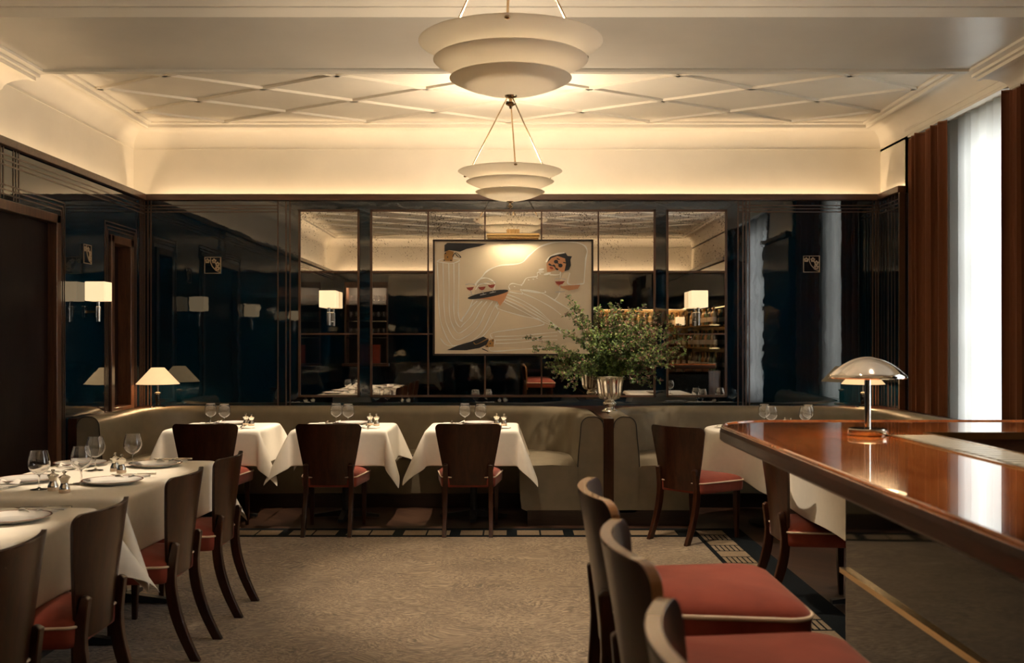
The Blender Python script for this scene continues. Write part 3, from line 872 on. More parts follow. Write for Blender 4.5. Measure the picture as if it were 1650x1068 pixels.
for k,yy in enumerate((5.44, 4.72, 3.76, 3.06)):
    CH((-1.735, yy, CARP), R(90), lab[k])
CH((1.115+.753*.335, 7.255+.658*.335, CARP), math.atan2(.658,.753)-PI/2, 'dark wood chair angled towards the round table, just past the planter divider')
CH((1.665, 5.55, .005), R(-90), 'dark wood chair half hidden by the bar counter, cloth hanging over its seat')
# opposite sitters of the left tables
CH((-2.95, 5.36, CARP), R(-88), 'dark wood chair across the long white table, seen mirrored')
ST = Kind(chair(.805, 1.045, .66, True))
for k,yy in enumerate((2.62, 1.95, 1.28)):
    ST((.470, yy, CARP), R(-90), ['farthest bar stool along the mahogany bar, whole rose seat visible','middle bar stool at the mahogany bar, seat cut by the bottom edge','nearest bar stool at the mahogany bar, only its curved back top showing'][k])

# ------------------------------------------------------------------ tables
def table(name, x0, x1, y0, y1, label, cat='table'):
    cx, cy = (x0+x1)/2, (y0+y1)/2
    root = empty('dining_table', (cx,cy,0), 0, label, cat)
    w, d = (x1-x0)/2-.012, (y1-y0)/2-.012
    MB().box(-w,w,-d,d,.715,.742).build('tabletop', M['dark_wood'], root, bevel=.004)
    n = 2 if d > .5 else 1
    for i in range(n):
        yy = 0 if n == 1 else (-1,1)[i]*(d-.32)
        MB().lathe([(.035,.02),(.032,.05),(.028,.10),(.028,.70),(.06,.716)], 16, (0,yy,0)).build('pedestal', M['black_iron'], root)
        ft = MB()
        for a in (0,PI/2):
            L = .27; c,s_ = math.cos(a), math.sin(a)
            for sg in (1,-1):
                ft.loft([[(sg*c*r-s_*ww, yy+sg*s_*r+c*ww, z0), (sg*c*r+s_*ww, yy+sg*s_*r-c*ww, z0), (sg*c*r+s_*ww, yy+sg*s_*r-c*ww, z1), (sg*c*r-s_*ww, yy+sg*s_*r+c*ww, z1)] for r,ww,z0,z1 in ((0,.03,.02,.075),(L*.6,.024,.016,.05),(L,.020,.013,.034))])
        ft.build('table_foot', M['black_iron'], root, smooth=False)
    return root
def smooth01(t): return t*t*(3-2*t)
def cloth(x0, x1, y0, y1, top, drop, label, seed=0, tip=1.16, flare=.45, rsz=None, group=None):
    cx, cy = (x0+x1)/2, (y0+y1)/2; A, B = (x1-x0)/2, (y1-y0)/2
    rnd = random.Random(seed)
    ph = [rnd.uniform(0,6.28) for _ in range(8)]
    res = .022
    def axis(h):
        n = max(4, round(2*h/.05)); inner = [-h+2*h*i/n for i in range(n+1)]
        m = max(6, round(drop/res)); ext = [h+drop*(i+1)/m for i in range(m)]
        return [-e for e in reversed(ext)]+inner[:1]+inner[1:-1]+inner[-1:]+ext
    us, vs = axis(A), axis(B)
    rr = .012
    def hang(r, side_phase, along):
        # returns outward offset and down for cloth length r past the edge
        if r <= 0: return 0, 0
        if r < rr*PI/2:
            a = r/rr; return rr*math.sin(a), rr*(1-math.cos(a))
        q = (r-rr*PI/2)
        out = rr+q*(.055+.035*math.sin(side_phase+along*7))
        return out, rr+q*.995
    mb = MB()
    cvar = {}
    for sx in (-1,1):
        for sy in (-1,1): cvar[(sx,sy)] = (flare*rnd.uniform(.85,1.2), rnd.uniform(-.18,.18), rnd.uniform(.5,1))
    for v in vs:
        for u in us:
            a = max(0, abs(u)-A); b_ = max(0, abs(v)-B); sx = 1 if u > 0 else -1; sy = 1 if v > 0 else -1
            x = max(-A,min(A,u)); y = max(-B,min(B,v)); z = top
            if a > 0 and b_ > 0:
                th = math.atan2(b_, a); r = math.hypot(a,b_)
                fl, tw, cv_ = cvar[(sx,sy)]
                # tilt away from the plumb line, largest on the fold
                w = math.sin(2*th)
                base = .055
                phi = base+(fl-base)*w**.8
                az = th+tw*w
                o1,d1 = hang(r,0,0)
                L = r*(1+(tip-1)*w)
                ox = math.sin(phi)*math.cos(az)*L; oy = math.sin(phi)*math.sin(az)*L
                # blend in the small rounding
                mix = min(1, r/(.05))
                hx = (o1*math.cos(th)); hy = (o1*math.sin(th))
                px_ = hx*(1-mix)+ (rr*math.cos(th)+ox)*mix; py_ = hy*(1-mix)+(rr*math.sin(th)+oy)*mix
                dz = d1*(1-mix)+ (math.cos(phi)*L)*mix
                x += sx*px_; y += sy*py_; z -= dz
            elif a > 0:
                edge = smooth01(min(1,(B-abs(v))/.12))
                o1,d1 = hang(a, ph[0 if sx>0 else 1], v)
                o1 = rr*min(1,a/rr)+a*.055*(1-edge)+(o1-rr*min(1,a/rr))*edge if a>rr*1.6 else o1
                x += sx*o1; z -= d1
            elif b_ > 0:
                edge = smooth01(min(1,(A-abs(u))/.12))
                o1,d1 = hang(b_, ph[2 if sy>0 else 3], u)
                o1 = rr*min(1,b_/rr)+b_*.055*(1-edge)+(o1-rr*min(1,b_/rr))*edge if b_>rr*1.6 else o1
                y += sy*o1; z -= d1
            mb.v.append((x, y, z))
    n = len(us)
    for j in range(len(vs)-1):
        for i in range(n-1): mb.face((j*n+i, j*n+i+1, (j+1)*n+i+1, (j+1)*n+i))
    o = mb.build('tablecloth', M['linen'], None, angle=0, subsurf=1, solid=.0016)
    o.location = (cx,cy,0)
    return tag(o, label, 'tablecloth', group)
TOP = .745
T1 = (-2.69,-1.955,7.93,8.65); T2 = (-1.70,-.970,7.93,8.65); T3 = (-.655,.055,7.93,8.65)
TA = (-2.52,-1.70,4.46,5.88); TB = (-2.52,-1.70,2.78,4.20)
T5 = (1.60,2.40,4.70,5.86)
for k,t_ in enumerate((T1,T2,T3)):
    nm = ['beside the lamp corner','in the middle of the bench','under the painting'][k]
    table('t', *t_, 'small square pedestal table '+nm)
    cloth(*t_, TOP, .285, 'white linen cloth with drooping corners on the square table '+nm, seed=3+k, tip=1.18, flare=.44)
table('t', *TA, 'long table under the white cloth with four place settings, at left')
cloth(*TA, TOP, .275, 'white cloth on the long table laid with four plates, at left', seed=11, tip=1.12, flare=.42)
table('t', *TB, 'nearer table under the white cloth, cut off at lower left')
cloth(*TB, TOP, .275, 'white cloth on the nearest table, its corner hanging between two chairs', seed=12, tip=1.2, flare=.50)
table('t', *T5, 'square table behind the bar, hidden under its cloth')
cloth(*T5, TOP, .268, 'white cloth falling onto the rose seat behind the bar counter', seed=15, tip=1.0, flare=.25)
# round table at the right
RX, RY, RR_ = 2.13, 8.02, .60
rt = empty('round_table', (RX,RY,0), 0, 'round table in the curved booth at right', 'table')
MB().lathe([(.001,.715),(RR_-.03,.715),(RR_-.015,.725),(RR_-.015,.742),(.001,.742)], 48).build('tabletop', M['dark_wood'], rt)
MB().lathe([(.26,.0),(.26,.02),(.05,.06),(.035,.12),(.035,.70),(.09,.716)], 24).build('pedestal', M['black_iron'], rt)
mb = MB(); seg = 128; rings = []
drop = .33
for k in range(5): rings.append([( (RR_*.02+(RR_-.02)*k/4)*math.cos(2*PI*i/seg), (RR_*.02+(RR_-.02)*k/4)*math.sin(2*PI*i/seg), TOP) for i in range(seg)])
for k in range(11):
    q = k/10
    ring = []
    for i in range(seg):
        a = 2*PI*i/seg; fold = .5+.5*math.sin(a*7+.6*math.sin(a*2+1)+2.4)
        r_ = RR_+.006*min(1,k)+q*(.012+.115*fold**1.4)
        dr = drop*(1+.30*fold)
        ring.append((r_*math.cos(a), r_*math.sin(a), TOP-.004-(dr-.004)*q if k else TOP-.002))
    rings.append(ring)
mb.loft(rings, caps=False)
b = len(rings[0]); mb.face(range(b))
rc = mb.build('tablecloth', M['linen'], angle=0, subsurf=1, solid=.0016); rc.location = (RX,RY,0)
tag(rc, 'white cloth in soft folds on the round table in the curved booth', 'tablecloth')

# ------------------------------------------------------------------ tableware
TT = TOP+.0015
def wineglass():
    th = .0011
    out = [(.001,.0),(.036,.0005),(.0365,.002),(.020,.004),(.007,.008),(.0042,.014),(.0036,.03),(.0036,.058),(.006,.066),(.020,.074),(.036,.086),(.0455,.102),(.0485,.118),(.0470,.136),(.0415,.158),(.0365,.178)]
    out = catmull(out, 3)
    inn = [(r-th, z+.0006) for r,z in out if z > .070]; inn = inn[::-1]; inn[0] = (.0357,.1782)
    inn += [(.010,.0705),(.001,.0695)]
    return tag(MB().lathe(out+inn, 36, caps=(True,True)).build('wine_glass', M['glass'], angle=38), None, 'wine glass')
def plate():
    root = empty('dinner_plate', (0,0,0), 0, cat='plate')
    MB().lathe([(.001,.0),(.085,.0),(.088,.003),(.110,.008),(.136,.017),(.140,.019),(.1395,.0205),(.134,.0195),(.105,.012),(.088,.0065),(.080,.005),(.001,.005)], 56).build('dish', M['porcelain'], root, angle=60)
    MB().lathe([(.1335,.0194),(.1400,.0208),(.1405,.0195),(.1400,.0185)], 56, caps=(False,False)).build('rim_band', M['rim_brown'], root)
    return root
def shaker():
    root = empty('salt_shaker', (0,0,0), 0, cat='shaker')
    MB().lathe([(.001,0),(.023,0),(.0245,.003),(.0245,.014),(.0235,.017)], 24).build('shaker_base', M['piping'], root)
    MB().lathe([(.0235,.0165),(.0225,.024),(.0165,.037),(.0150,.045),(.0170,.053),(.0225,.062),(.0255,.067),(.0255,.070),(.020,.074),(.010,.079),(.0045,.082),(.0045,.086),(.0085,.090),(.0085,.095),(.001,.098)], 24).build('shaker_top', M['silver'], root)
    return root
def fork():
    mb = MB()
    mb.loft([[(x-w,y,z),(x+w,y,z),(x+w,y,z+.002),(x-w,y,z+.002)] for x,y,z,w in ((0,-.10,.001,.006),(0,-.06,.003,.0035),(0,.02,.004,.002),(0,.05,.002,.006),(0,.065,.002,.011))])
    for k in range(4):
        x = -.009+.006*k
        mb.loft([[(x-.0017,y,z),(x+.0017,y,z),(x+.0017,y,z+.0016),(x-.0017,y,z+.0016)] for y,z in ((.063,.002),(.085,.003),(.102,.006))])
    return tag(mb.build('fork', M['silver']), None, 'fork')
def knife():
    mb = MB()
    mb.loft([[(x-w,y,z-h),(x+w,y,z-h),(x+w,y,z+h),(x-w,y,z+h)] for x,y,z,w,h in ((0,-.11,.005,.006,.004),(0,-.10,.005,.0075,.0045),(0,-.02,.005,.005,.0035),(0,-.015,.004,.004,.002),(.002,-.01,.004,.009,.0009),(.002,.06,.004,.010,.0008),(0,.105,.004,.004,.0006))])
    return tag(mb.build('knife', M['silver'], bevel=.001), None, 'knife')
def napkin():
    rnd = random.Random(5); mb = MB()
    nx, ny = 14, 10
    for lay in range(2):
        b = len(mb.v)
        for j in range(ny+1):
            for i in range(nx+1):
                x = -.095+.19*i/nx; y = -.055+.11*j/ny
                lift = .012*max(0,(i/nx-.72))/.28*(1.2 if lay else .5)*(1+.6*math.sin(j*.8))
                z = .002+.005*lay+lift+.0015*math.sin(i*1.3+lay)*math.sin(j*1.1)
                if lay: x *= .96; y = y*.94+.006*math.sin(i*.5)
                mb.v.append((x,y,z))
        for j in range(ny):
            for i in range(nx): q=b+j*(nx+1)+i; mb.face((q,q+1,q+nx+2,q+nx+1))
    return tag(mb.build('napkin', M['napkin'], angle=0, solid=.0035, subsurf=1), None, 'napkin')
G = Kind(wineglass()); P = Kind(plate()); S = Kind(shaker()); FK = Kind(fork()); KN = Kind(knife()); NP = Kind(napkin())

def setting(x, y, face, where, noglass=True):
    """plate, napkin, fork and knife for a sitter looking in direction face (radians)"""
    P((x,y,TT), 0, 'brown rimmed plate '+where)
    rx, ry = math.cos(face-PI/2), math.sin(face-PI/2)      # the sitter's right hand
    nx_, ny_ = x+rx*.205-math.cos(face)*.02, y+ry*.205-math.sin(face)*.02
    NP((nx_,ny_,TT), face+R(90-8), 'folded napkin '+where)
    KN((nx_+rx*.012,ny_+ry*.012,TT+.0125), face-PI/2+R(4), 'knife '+where)
    FK((nx_-rx*.022,ny_-ry*.022,TT+.0115), face-PI/2+R(-6), 'fork '+where)
# long table
setting(-1.905, 4.90, PI, 'at the near right seat of the long table')
setting(-1.935, 5.58, PI, 'at the far right seat of the long table')
setting(-2.35, 4.96, 0, 'at the near left seat of the long table')
setting(-2.36, 5.62, 0, 'at the far left seat of the long table')
G((-2.165,4.70,TT),0,'leftmost wine glass on the long table, in front of the silver shakers')
G((-2.055,4.90,TT),0,'wine glass near the middle of the long table, overlapping the one behind')
G((-2.19,5.40,TT),0,'wine glass partly behind another on the far half of the long table')
G((-2.055,5.57,TT),0,'wine glass standing apart near the far end of the long table')
S((-2.085,4.665,TT),0,'rear silver shaker of the near pair on the long table')
S((-2.005,4.60,TT),0,'front silver shaker of the near pair on the long table')
S((-2.075,5.37,TT),0,'left silver shaker of the far pair on the long table')
S((-2.015,5.30,TT),0,'right silver shaker of the far pair on the long table')
# near table
setting(-1.885, 3.87, PI, 'on the nearest table, cut by the picture edge')
setting(-1.885, 3.12, PI, 'on the nearest table, out at its near seat')
# bench tables
for k,(t_, gx, sx_, where) in enumerate(((T1,(-2.45,-2.315),-2.135,'on the square table by the lamp corner'),(T2,(-1.425,-1.315),-1.12,'on the middle square table'),(T3,(-.375,-.245),-.085,'on the square table under the painting'))):
    cx = (t_[0]+t_[1])/2
    setting(cx+.03, 8.47, -PI/2, 'at the bench side '+where)
    setting(cx, 8.09, PI/2, 'at the chair side '+where)
    G((gx[0],8.36,TT),0,'left wine glass '+where); G((gx[1],8.28,TT),0,'right wine glass '+where)
    S((sx_-.03,8.37,TT),0,'left silver shaker '+where); S((sx_+.03,8.31,TT),0,'right silver shaker '+where)
# round table
P((1.91,8.36,TT),0,'white plate with brown rim at the far side of the round booth table'); NP((1.72,8.12,TT),R(20),'folded napkin at the left edge of the round booth table')
KN((1.72,8.12,TT+.0125),R(-60),'knife on the napkin of the round booth table')
P((1.86,7.72,TT),0,'white plate on the near left side of the round booth table')
P((2.42,8.30,TT),0,'white plate on the far right side of the round booth table')
G((2.045,8.26,TT),0,'taller looking glass of the left pair on the round booth table'); G((2.03,7.98,TT),0,'nearer glass of the left pair on the round booth table')
G((2.38,8.20,TT),0,'farther glass of the right pair on the round booth table'); G((2.29,7.96,TT),0,'nearer glass of the right pair on the round booth table')
S((2.185,8.16,TT),0,'left silver shaker between the glass pairs of the round table',None,.82); S((2.215,8.10,TT),0,'right silver shaker between the glass pairs of the round table',None,.82)
P((1.95,5.5,TT),0,'white plate with brown rim on the square table behind the bar')
G((2.1,5.7,TT),0,'wine glass on the square table behind the bar')

# ------------------------------------------------------------------ banquettes
def arc(cx, cy, r, a0, a1, n=12): return [(cx+r*math.cos(a0+(a1-a0)*k/n), cy+r*math.sin(a0+(a1-a0)*k/n)) for k in range(n+1)]
def sweep_plan(path, prof, side):
    """profile (n,z): n is the distance to the seat side of the path"""
    rings = []; n = len(path)
    for k in range(n):
        a = Vector(path[max(k-1,0)]); b = Vector(path[min(k+1,n-1)]); d = (b-a).normalized()
        nn = Vector((d.y,-d.x))*side
        rings.append([(path[k][0]+nn.x*o, path[k][1]+nn.y*o, z) for o,z in prof])
    return rings
backprof = [(.002,.10),(.0,.76)]+[(.075-.075*math.cos(t), .77+.075*math.sin(t)) for t in [PI/2*k/6 for k in range(7)]]+[(.10+.075*math.sin(t), .77+.075*math.cos(t)) for t in [PI/2*k/6 for k in range(1,7)]]+[(.180,.70),(.195,.55),(.200,.455),(.200,.12),(.16,.10)]
seatprof = [(.195,.12),(.195,.440),(.215,.462),(.40,.470),(.60,.462),(.635,.450),(.650,.430),(.652,.41),(.645,.20),(.635,.13),(.60,.115)]
plinth = [(.03,.0),(.03,.12),(.59,.12),(.59,.0)]
RC = .68; YO = 9.42
pathL = [(-3.37,7.95),(-3.37,8.2),(-3.37,8.5)]+arc(-3.37+RC,YO-RC,RC,PI,PI/2)+[(-2.0,YO),(-1.3,YO),(-.6,YO)]+arc(.72-RC,YO-RC,RC,PI/2,0)+[(.72,8.4),(.72,8.15),(.72,7.95)]
pathR = [(.80,7.95),(.80,8.15),(.80,8.4)]+arc(.80+RC,YO-RC,RC,PI,PI/2)+[(1.9,YO),(2.3,YO)]+arc(3.38-.95,YO-.95,.95,PI/2,0,16)+[(3.38,8.1),(3.38,7.5),(3.38,6.8)]
for path, lab_ in ((pathL,'long taupe leather bench curving at both ends along the mirrored wall'),(pathR,'taupe leather booth curving around the round table at right')):
    root = empty('banquette', (path[len(path)//2][0], path[len(path)//2][1], 0), 0, lab_, 'bench')
    mb = MB(); mb.loft(sweep_plan(path, backprof, 1)); back_o = in_root(mb.build('backrest', M['leather'], angle=50), root)
    mb = MB(); mb.loft(sweep_plan(path, seatprof, 1)); seat_o = in_root(mb.build('seat', M['leather'], angle=50), root)
    mb = MB(); mb.loft(sweep_plan(path, plinth, 1)); in_root(mb.build('plinth', M['dark_wood'], smooth=False), root)
    R0 = sweep_plan(path, [(o,z) for o,z in backprof], 1)
    for rr_, dy in ((R0[0],-.003),(R0[-1],-.003)):
        pp = MB(); pp.tube([(p[0],p[1]+dy,p[2]) for p in rr_[1:-2]], .004, 6); pp.build('piping', M['black_pipe'], back_o)
    pp = MB(); rs = sweep_plan(path, [(.204,.462),(.645,.452)], 1)
    pp.tube([r_[1] for r_ in rs], .004, 6)
    pp.build('seam', M['black_pipe'], seat_o)
# solid walnut ledge behind the benches
def wall_fill():
    poly = [(XL+.002,7.95)]+[(x,y) for x,y in pathL]+[(x,y) for x,y in pathR]+[(XR-.002,6.8),(XR-.002,YB-.002),(XL+.002,YB-.002)]
    out = []
    for i,p in enumerate(poly):
        if not out or (Vector(p)-Vector(out[-1])).length > .004: out.append(p)
    return out
pf = wall_fill(); mb = MB(); mb.loft([[(x,y,0) for x,y in pf],[(x,y,LEDGE) for x,y in pf]])
lo_ = struct(mb.build('trim_13', M['chair_wood'], smooth=False))

# ------------------------------------------------------------------ silver urn with branches
UX, UY = .835, 8.66
urn = MB()
up_ = [(.001,0),(.066,.0),(.070,.008),(.066,.018),(.046,.030),(.036,.045),(.040,.055),(.056,.070),(.058,.080),(.046,.092),(.036,.098),(.050,.104),(.080,.118),(.094,.142),(.100,.175),(.106,.230),(.115,.280),(.126,.300),(.130,.304),(.128,.309),(.118,.304),(.104,.270),(.095,.20),(.088,.15),(.05,.12),(.001,.115)]
def fl(k,a):
    z = up_[k][1]
    if .11 < z < .295 and k < 17: return 1+.045*math.sin(a*14+z*12)
    return 1
urn.lathe(up_, 112, flute=fl)
uo = urn.build('urn', M['silver'], angle=60); uo.location = (UX,UY,LEDGE)
tag(uo, 'fluted silver footed urn standing on the divider between the two benches', 'urn')
# branches
br_root = empty('branch_arrangement', (UX,UY,LEDGE+.28), 0, 'loose arrangement of leafy green branches with pinkish tips in the silver urn', 'plant')
rnd = random.Random(21)
tw = MB(); lf = MB()
def leaf(mb, p, d, L, W, mi):
    d = d.normalized(); s = d.cross(Vector((rnd.uniform(-1,1),rnd.uniform(-1,1),rnd.uniform(-1,1)))).normalized()
    n = d.cross(s)*L*.12
    b = len(mb.v)
    for q in (p, p+d*L*.45+s*W+n, p+d*L, p+d*L*.45-s*W+n): mb.v.append(tuple(q))
    mb.face((b,b+1,b+2,b+3), mi)
def at(px, py, Y): return Vector(((px-823)*Y/F-UX, Y-UY, CAMH+(552-py)*Y/F-LEDGE-.28))
targets = []
for px,py,dy in ((852,545,-.05),(868,562,.1),(893,528,-.2),(915,480,.0),(913,505,.1),(935,520,-.25),(940,545,.2),(962,500,-.1),(985,490,.1),(1000,488,-.2),(1018,500,.2),(1040,512,-.1),(1062,510,.1),(1078,515,-.2),(1085,535,.2),(1098,558,0),(1110,545,-.15),(1095,575,.1),(1080,590,-.2),(1060,612,-.1),(1045,600,.15),(1020,615,-.25),(905,600,-.1),(912,625,-.2),(893,600,.1),(925,585,-.3),(950,560,-.35),(975,540,-.3),(1005,530,-.35),(1030,545,-.3),(1055,560,-.35),(1040,575,-.3),(990,560,-.35),(1070,545,.3),(1015,520,.35),(960,530,.3),(1100,600-30,.05),(970,515,.0),(1045,530,.0),(880,575,.0),(1025,560,-.1),(1000,575,-.25),(1065,580,-.3),(985,510,-.1),(1035,495,.1),(1090,522,.0)):
    targets.append((px,py,dy))
targets += [(985+(px-985)*.86+rnd.uniform(-14,14), 600+(py-600)*.86+rnd.uniform(-10,10), dy*.8+rnd.uniform(-.1,.1)) for px,py,dy in targets]
for px,py,dy in targets:
    yy = UY+dy*.8
    T = at(px,py,yy); base = Vector((rnd.uniform(-.05,.05),rnd.uniform(-.05,.05),-.12))
    mid = Vector((T.x*.38+rnd.uniform(-.02,.02),T.y*.4,T.z*.62+.05)) if T.z > .05 else Vector((T.x*.55,T.y*.5,.16+rnd.uniform(0,.06)))
    P0 = [base, Vector((base.x*1.4,base.y*1.4,.05)), mid, T]
    pts = []
    for t_ in [k/22 for k in range(23)]:
        a,b,c,d = P0; q = a*(1-t_)**3+b*3*t_*(1-t_)**2+c*3*t_*t_*(1-t_)+d*t_**3
        pts.append(q+Vector((noise.noise(q*9),noise.noise(q*9+Vector((5,5,5))),noise.noise(q*9+Vector((9,1,3)))))*.012)
    tw.tube(pts, [.0028-.0018*k/22 for k in range(23)], 5)
    for k in range(7,23):
        t_ = k/22
        for j in range(rnd.randint(1,3)):
            dirv = Vector((rnd.gauss(0,1),rnd.gauss(0,1),rnd.gauss(.15,.8))).normalized()
            tan = (pts[k]-pts[k-1]).normalized()
            L = rnd.uniform(.025,.085)*(1.15-.55*t_)
            e = pts[k]+(dirv*.75+tan*.6).normalized()*L
            tw.tube([pts[k], (pts[k]+e)/2+Vector((0,0,.004)), e], .0009, 3)
            nl = rnd.randint(6,11)
            for q in range(nl):
                s_ = (q+1)/nl; p = pts[k].lerp(e, s_)
                dd = Vector((rnd.gauss(0,1),rnd.gauss(0,1),rnd.gauss(0,.8)))
                tip_ = (t_ > .72 and rnd.random() < .38)
                mi = 2 if tip_ else (1 if rnd.random() < .45 else 0)
                Ls = rnd.uniform(.015,.031)*(.75 if tip_ else 1)
                leaf(lf, p, dd, Ls, Ls*.32, mi)
t1 = tw.build('branches', M['twig'], br_root); t2 = lf.build('foliage', [M['leaf'],M['leaf2'],M['leaf3']], br_root, smooth=False)

# ------------------------------------------------------------------ bar
BX0, BX1, BYF = .80, 3.0, 4.19
BZ, BT = 1.10, .06
bar = empty('bar_counter', (1.4,2.2,0), 0, 'long glossy mahogany bar counter with rounded corner and inlaid strip', 'bar')
IX, IY = 1.47, 3.60       # inner well
rcn = .30
outer = arc(BX0+rcn, BYF-rcn, rcn, PI, PI/2, 14)
def top_ring(o):
    rr_ = rcn-o
    a = arc(BX0+rcn, BYF-rcn, rr_, PI, PI/2, 14)
    inner = [(IX-o*-1 if False else IX-0, IY)]
    return [(BX0+o,.1)]+a+[(BX1,BYF-o),(BX1,IY+o*0),(IX,IY),(IX,.1)]
mb = MB()
secs = [(.012,BZ-BT),(.0,BZ-BT+.01),(.0,BZ-.02),(.004,BZ-.006),(.014,BZ),(.030,BZ)]
rings = [[(x,y,z) for x,y in top_ring(o)] for o,z in secs]
b0 = len(mb.v); n_ = len(rings[0])
for r_ in rings: mb.v += r_
for k in range(len(rings)-1):
    for i in range(n_):
        j = (i+1)%n_; mb.face((b0+k*n_+i,b0+k*n_+j,b0+(k+1)*n_+j,b0+(k+1)*n_+i), 1 if k < 3 else 0)
mb.face([b0+i for i in range(n_)][::-1],1); mb.face([b0+(len(rings)-1)*n_+i for i in range(n_)],0)
top_o = in_root(mb.build('countertop', [M['mahogany'],M['bar_edge']], angle=14), bar)
# raised bead around the outer edge of the top
rbm = MB(); bead = [(BX0+.012,.1),(BX0+.012,1.5),(BX0+.012,3.0)]+[(x,y) for x,y in arc(BX0+rcn, BYF-rcn, rcn-.012, PI, PI/2, 14)]+[(1.8,BYF-.012),(BX1,BYF-.012)]
rbm.tube([(x,y,BZ-.001) for x,y in bead], .006, 8)
rbm.build('edge_bead', M['mahogany'], top_o)
# ribbed drip strip
st = MB(); st.box(1.305,1.45,.1,3.52,BZ-.002,BZ+.003,0)
y = .12
while y < 3.5:
    st.box(1.315,1.44,y,y+.034,BZ+.003,BZ+.0055,1); y += .052
def strip_mat():
    return simple('pale_ribbed_strip', (.52,.50,.43), .35, coat=.3)
st.build('drip_strip', [M['dark_metal'], strip_mat()], top_o, smooth=False)
br = MB(); br.box(1.290,1.305,.1,3.535,BZ-.001,BZ+.004); br.box(1.305,BX1,3.520,3.535,BZ-.001,BZ+.004) if False else None
br.box(1.450,1.462,.1,3.59,BZ-.001,BZ+.005)
br.box(1.450,BX1,3.590,3.602,BZ-.02,BZ+.006)
br.build('brass_edging', M['brass'], top_o, smooth=False)
# base
BSX, BSY = 1.18, 3.66
def base_ring(x, z, o=0):
    r_ = .06
    return [(x+o,.1)]+[(u,v) for u,v in arc(x+r_+o, BSY-r_-o, r_, PI, PI/2, 5)]+[(BX1,BSY-o),(BX1,BSY-.06),(x+.06+o,BSY-.16),(x+.06+o,.1)]
mb = MB(); mb.loft([[(x,y,.10) for x,y in base_ring(BSX,0)],[(x,y,.98) for x,y in base_ring(BSX,0)]])
front_o = in_root(mb.build('front_panel', M['bar_panel'], angle=40), bar)
mb = MB(); mb.loft([[(x,y,.94) for x,y in base_ring(BSX-.004,0)],[(x,y,BZ-BT+.001) for x,y in base_ring(BSX-.004,0)]])
in_root(mb.build('upper_panel', M['bar_wood_panel'], angle=40), bar)
mb = MB(); mb.box(BSX-.012,BSX+.004,.1,BSY-.02,.605,.623)
mb.build('brass_band', M['brass'], front_o, smooth=False)
mb = MB(); mb.loft([[(x,y,.0052) for x,y in base_ring(BSX+.04,0)],[(x,y,.10) for x,y in base_ring(BSX+.04,0)]])
in_root(mb.build('toe_kick', M['black_iron'], smooth=False), bar)
# dome lamp on the bar
dl = empty('dome_lamp', (1.235,3.545,BZ+.0005), 0, 'polished metal mushroom dome lamp standing on the bar counter', 'lamp')
MB().lathe([(.001,0),(.064,0),(.066,.003),(.066,.020),(.063,.024),(.001,.025)], 48).build('lamp_base', M['dark_nickel'], dl)
MB().lathe([(.0105,.022),(.0105,.215)], 24).build('lamp_stem', M['nickel'], dl)
dome = [(.129,.196),(.131,.199),(.128,.206)]+[(r_, .203+.068*(1-(r_/.131)**2)) for r_ in [.128*(1-k/14) for k in range(0,14)]]+[(.001,.271)]
dome2 = [(.001,.268)]+[(r_, .201+.065*(1-(r_/.127)**2)) for r_ in [.124*(1-k/14) for k in range(13,0,-1)]]+[(.124,.199),(.129,.196)]
MB().lathe(dome+dome2, 64, caps=(False,False)).build('lamp_shade', M['nickel'], dl, angle=50)
MB().lathe([(.012,.200),(.122,.198),(.127,.1965),(.127,.2015),(.012,.206)], 48, caps=(False,False)).build('diffuser', M['dome_diffuser'], dl)
L = bpy.data.lights.new('dome_bulb','AREA'); L.energy = .6; L.color = (1,.66,.34); L.shape = 'DISK'; L.size = .2
lo = bpy.data.objects.new('dome_bulb', L); col.objects.link(lo); lo.parent = dl; lo.location = (0,0,.192)

# ------------------------------------------------------------------ curtains
def drape(name, x, y0, y1, z0, z1, amp, waves, mat, label, seed=0, gather=0.0, group=None, cat='curtain', th=.004):
    rnd = random.Random(seed); nu = int(waves*14); nv = 14
    phs = [rnd.uniform(0,6.28) for _ in range(4)]
    mb = MB()
    for j in range(nv+1):
        t = j/nv; z = z1+(z0-z1)*t
        for i in range(nu+1):
            s_ = i/nu
            ph_ = 2*PI*waves*s_+.5*math.sin(2*PI*s_*2.3+phs[0])+.25*math.sin(t*3+s_*9+phs[1])
            a = amp*(.55+.45*math.sin(2*PI*s_*waves*.37+phs[2]))*(1-.25*t)
            yy = y0+(y1-y0)*s_+gather*t*(s_-.5)
            mb.v.append((x+a*math.sin(ph_), yy+.3*a*math.sin(2*ph_+phs[3]), z))
    for j in range(nv):
        for i in range(nu): q=j*(nu+1)+i; mb.face((q,q+1,q+nu+2,q+nu+1))
    o = mb.build(name, mat, angle=0, subsurf=1, solid=th)
    return tag(o, label, cat, group)
drape('velvet_curtain', 3.525, 8.27, 9.075, .03, 3.236, .050, 5.5, M['curtain'], 'rust velvet curtain between the back corner and the sheer curtain', 1)
drape('velvet_curtain', 3.55, 6.52, 7.37, .03, 3.236, .040, 9, M['curtain'], 'rust velvet curtain at the near side of the tall window', 2)
drape('velvet_curtain', 3.60, 4.72, 5.12, .03, 3.30, .040, 7, M['curtain'], 'velvet curtain at the far side of the second window, seen only reflected', 3)
drape('velvet_curtain', 3.60, 2.68, 3.10, .03, 3.30, .040, 7, M['curtain'], 'velvet curtain at the near side of the second window, seen only reflected', 4)
drape('sheer_curtain', 3.74, 6.75, 8.95, .03, 3.30, .028, 17, M['sheer'], 'white sheer curtain glowing with daylight in the tall window', 5, th=0)
drape('sheer_curtain', 3.74, 2.85, 4.95, .03, 3.30, .028, 15, M['clearer_sheer'], 'white sheer curtain in the second window, seen as a bluish reflection', 6, th=0)

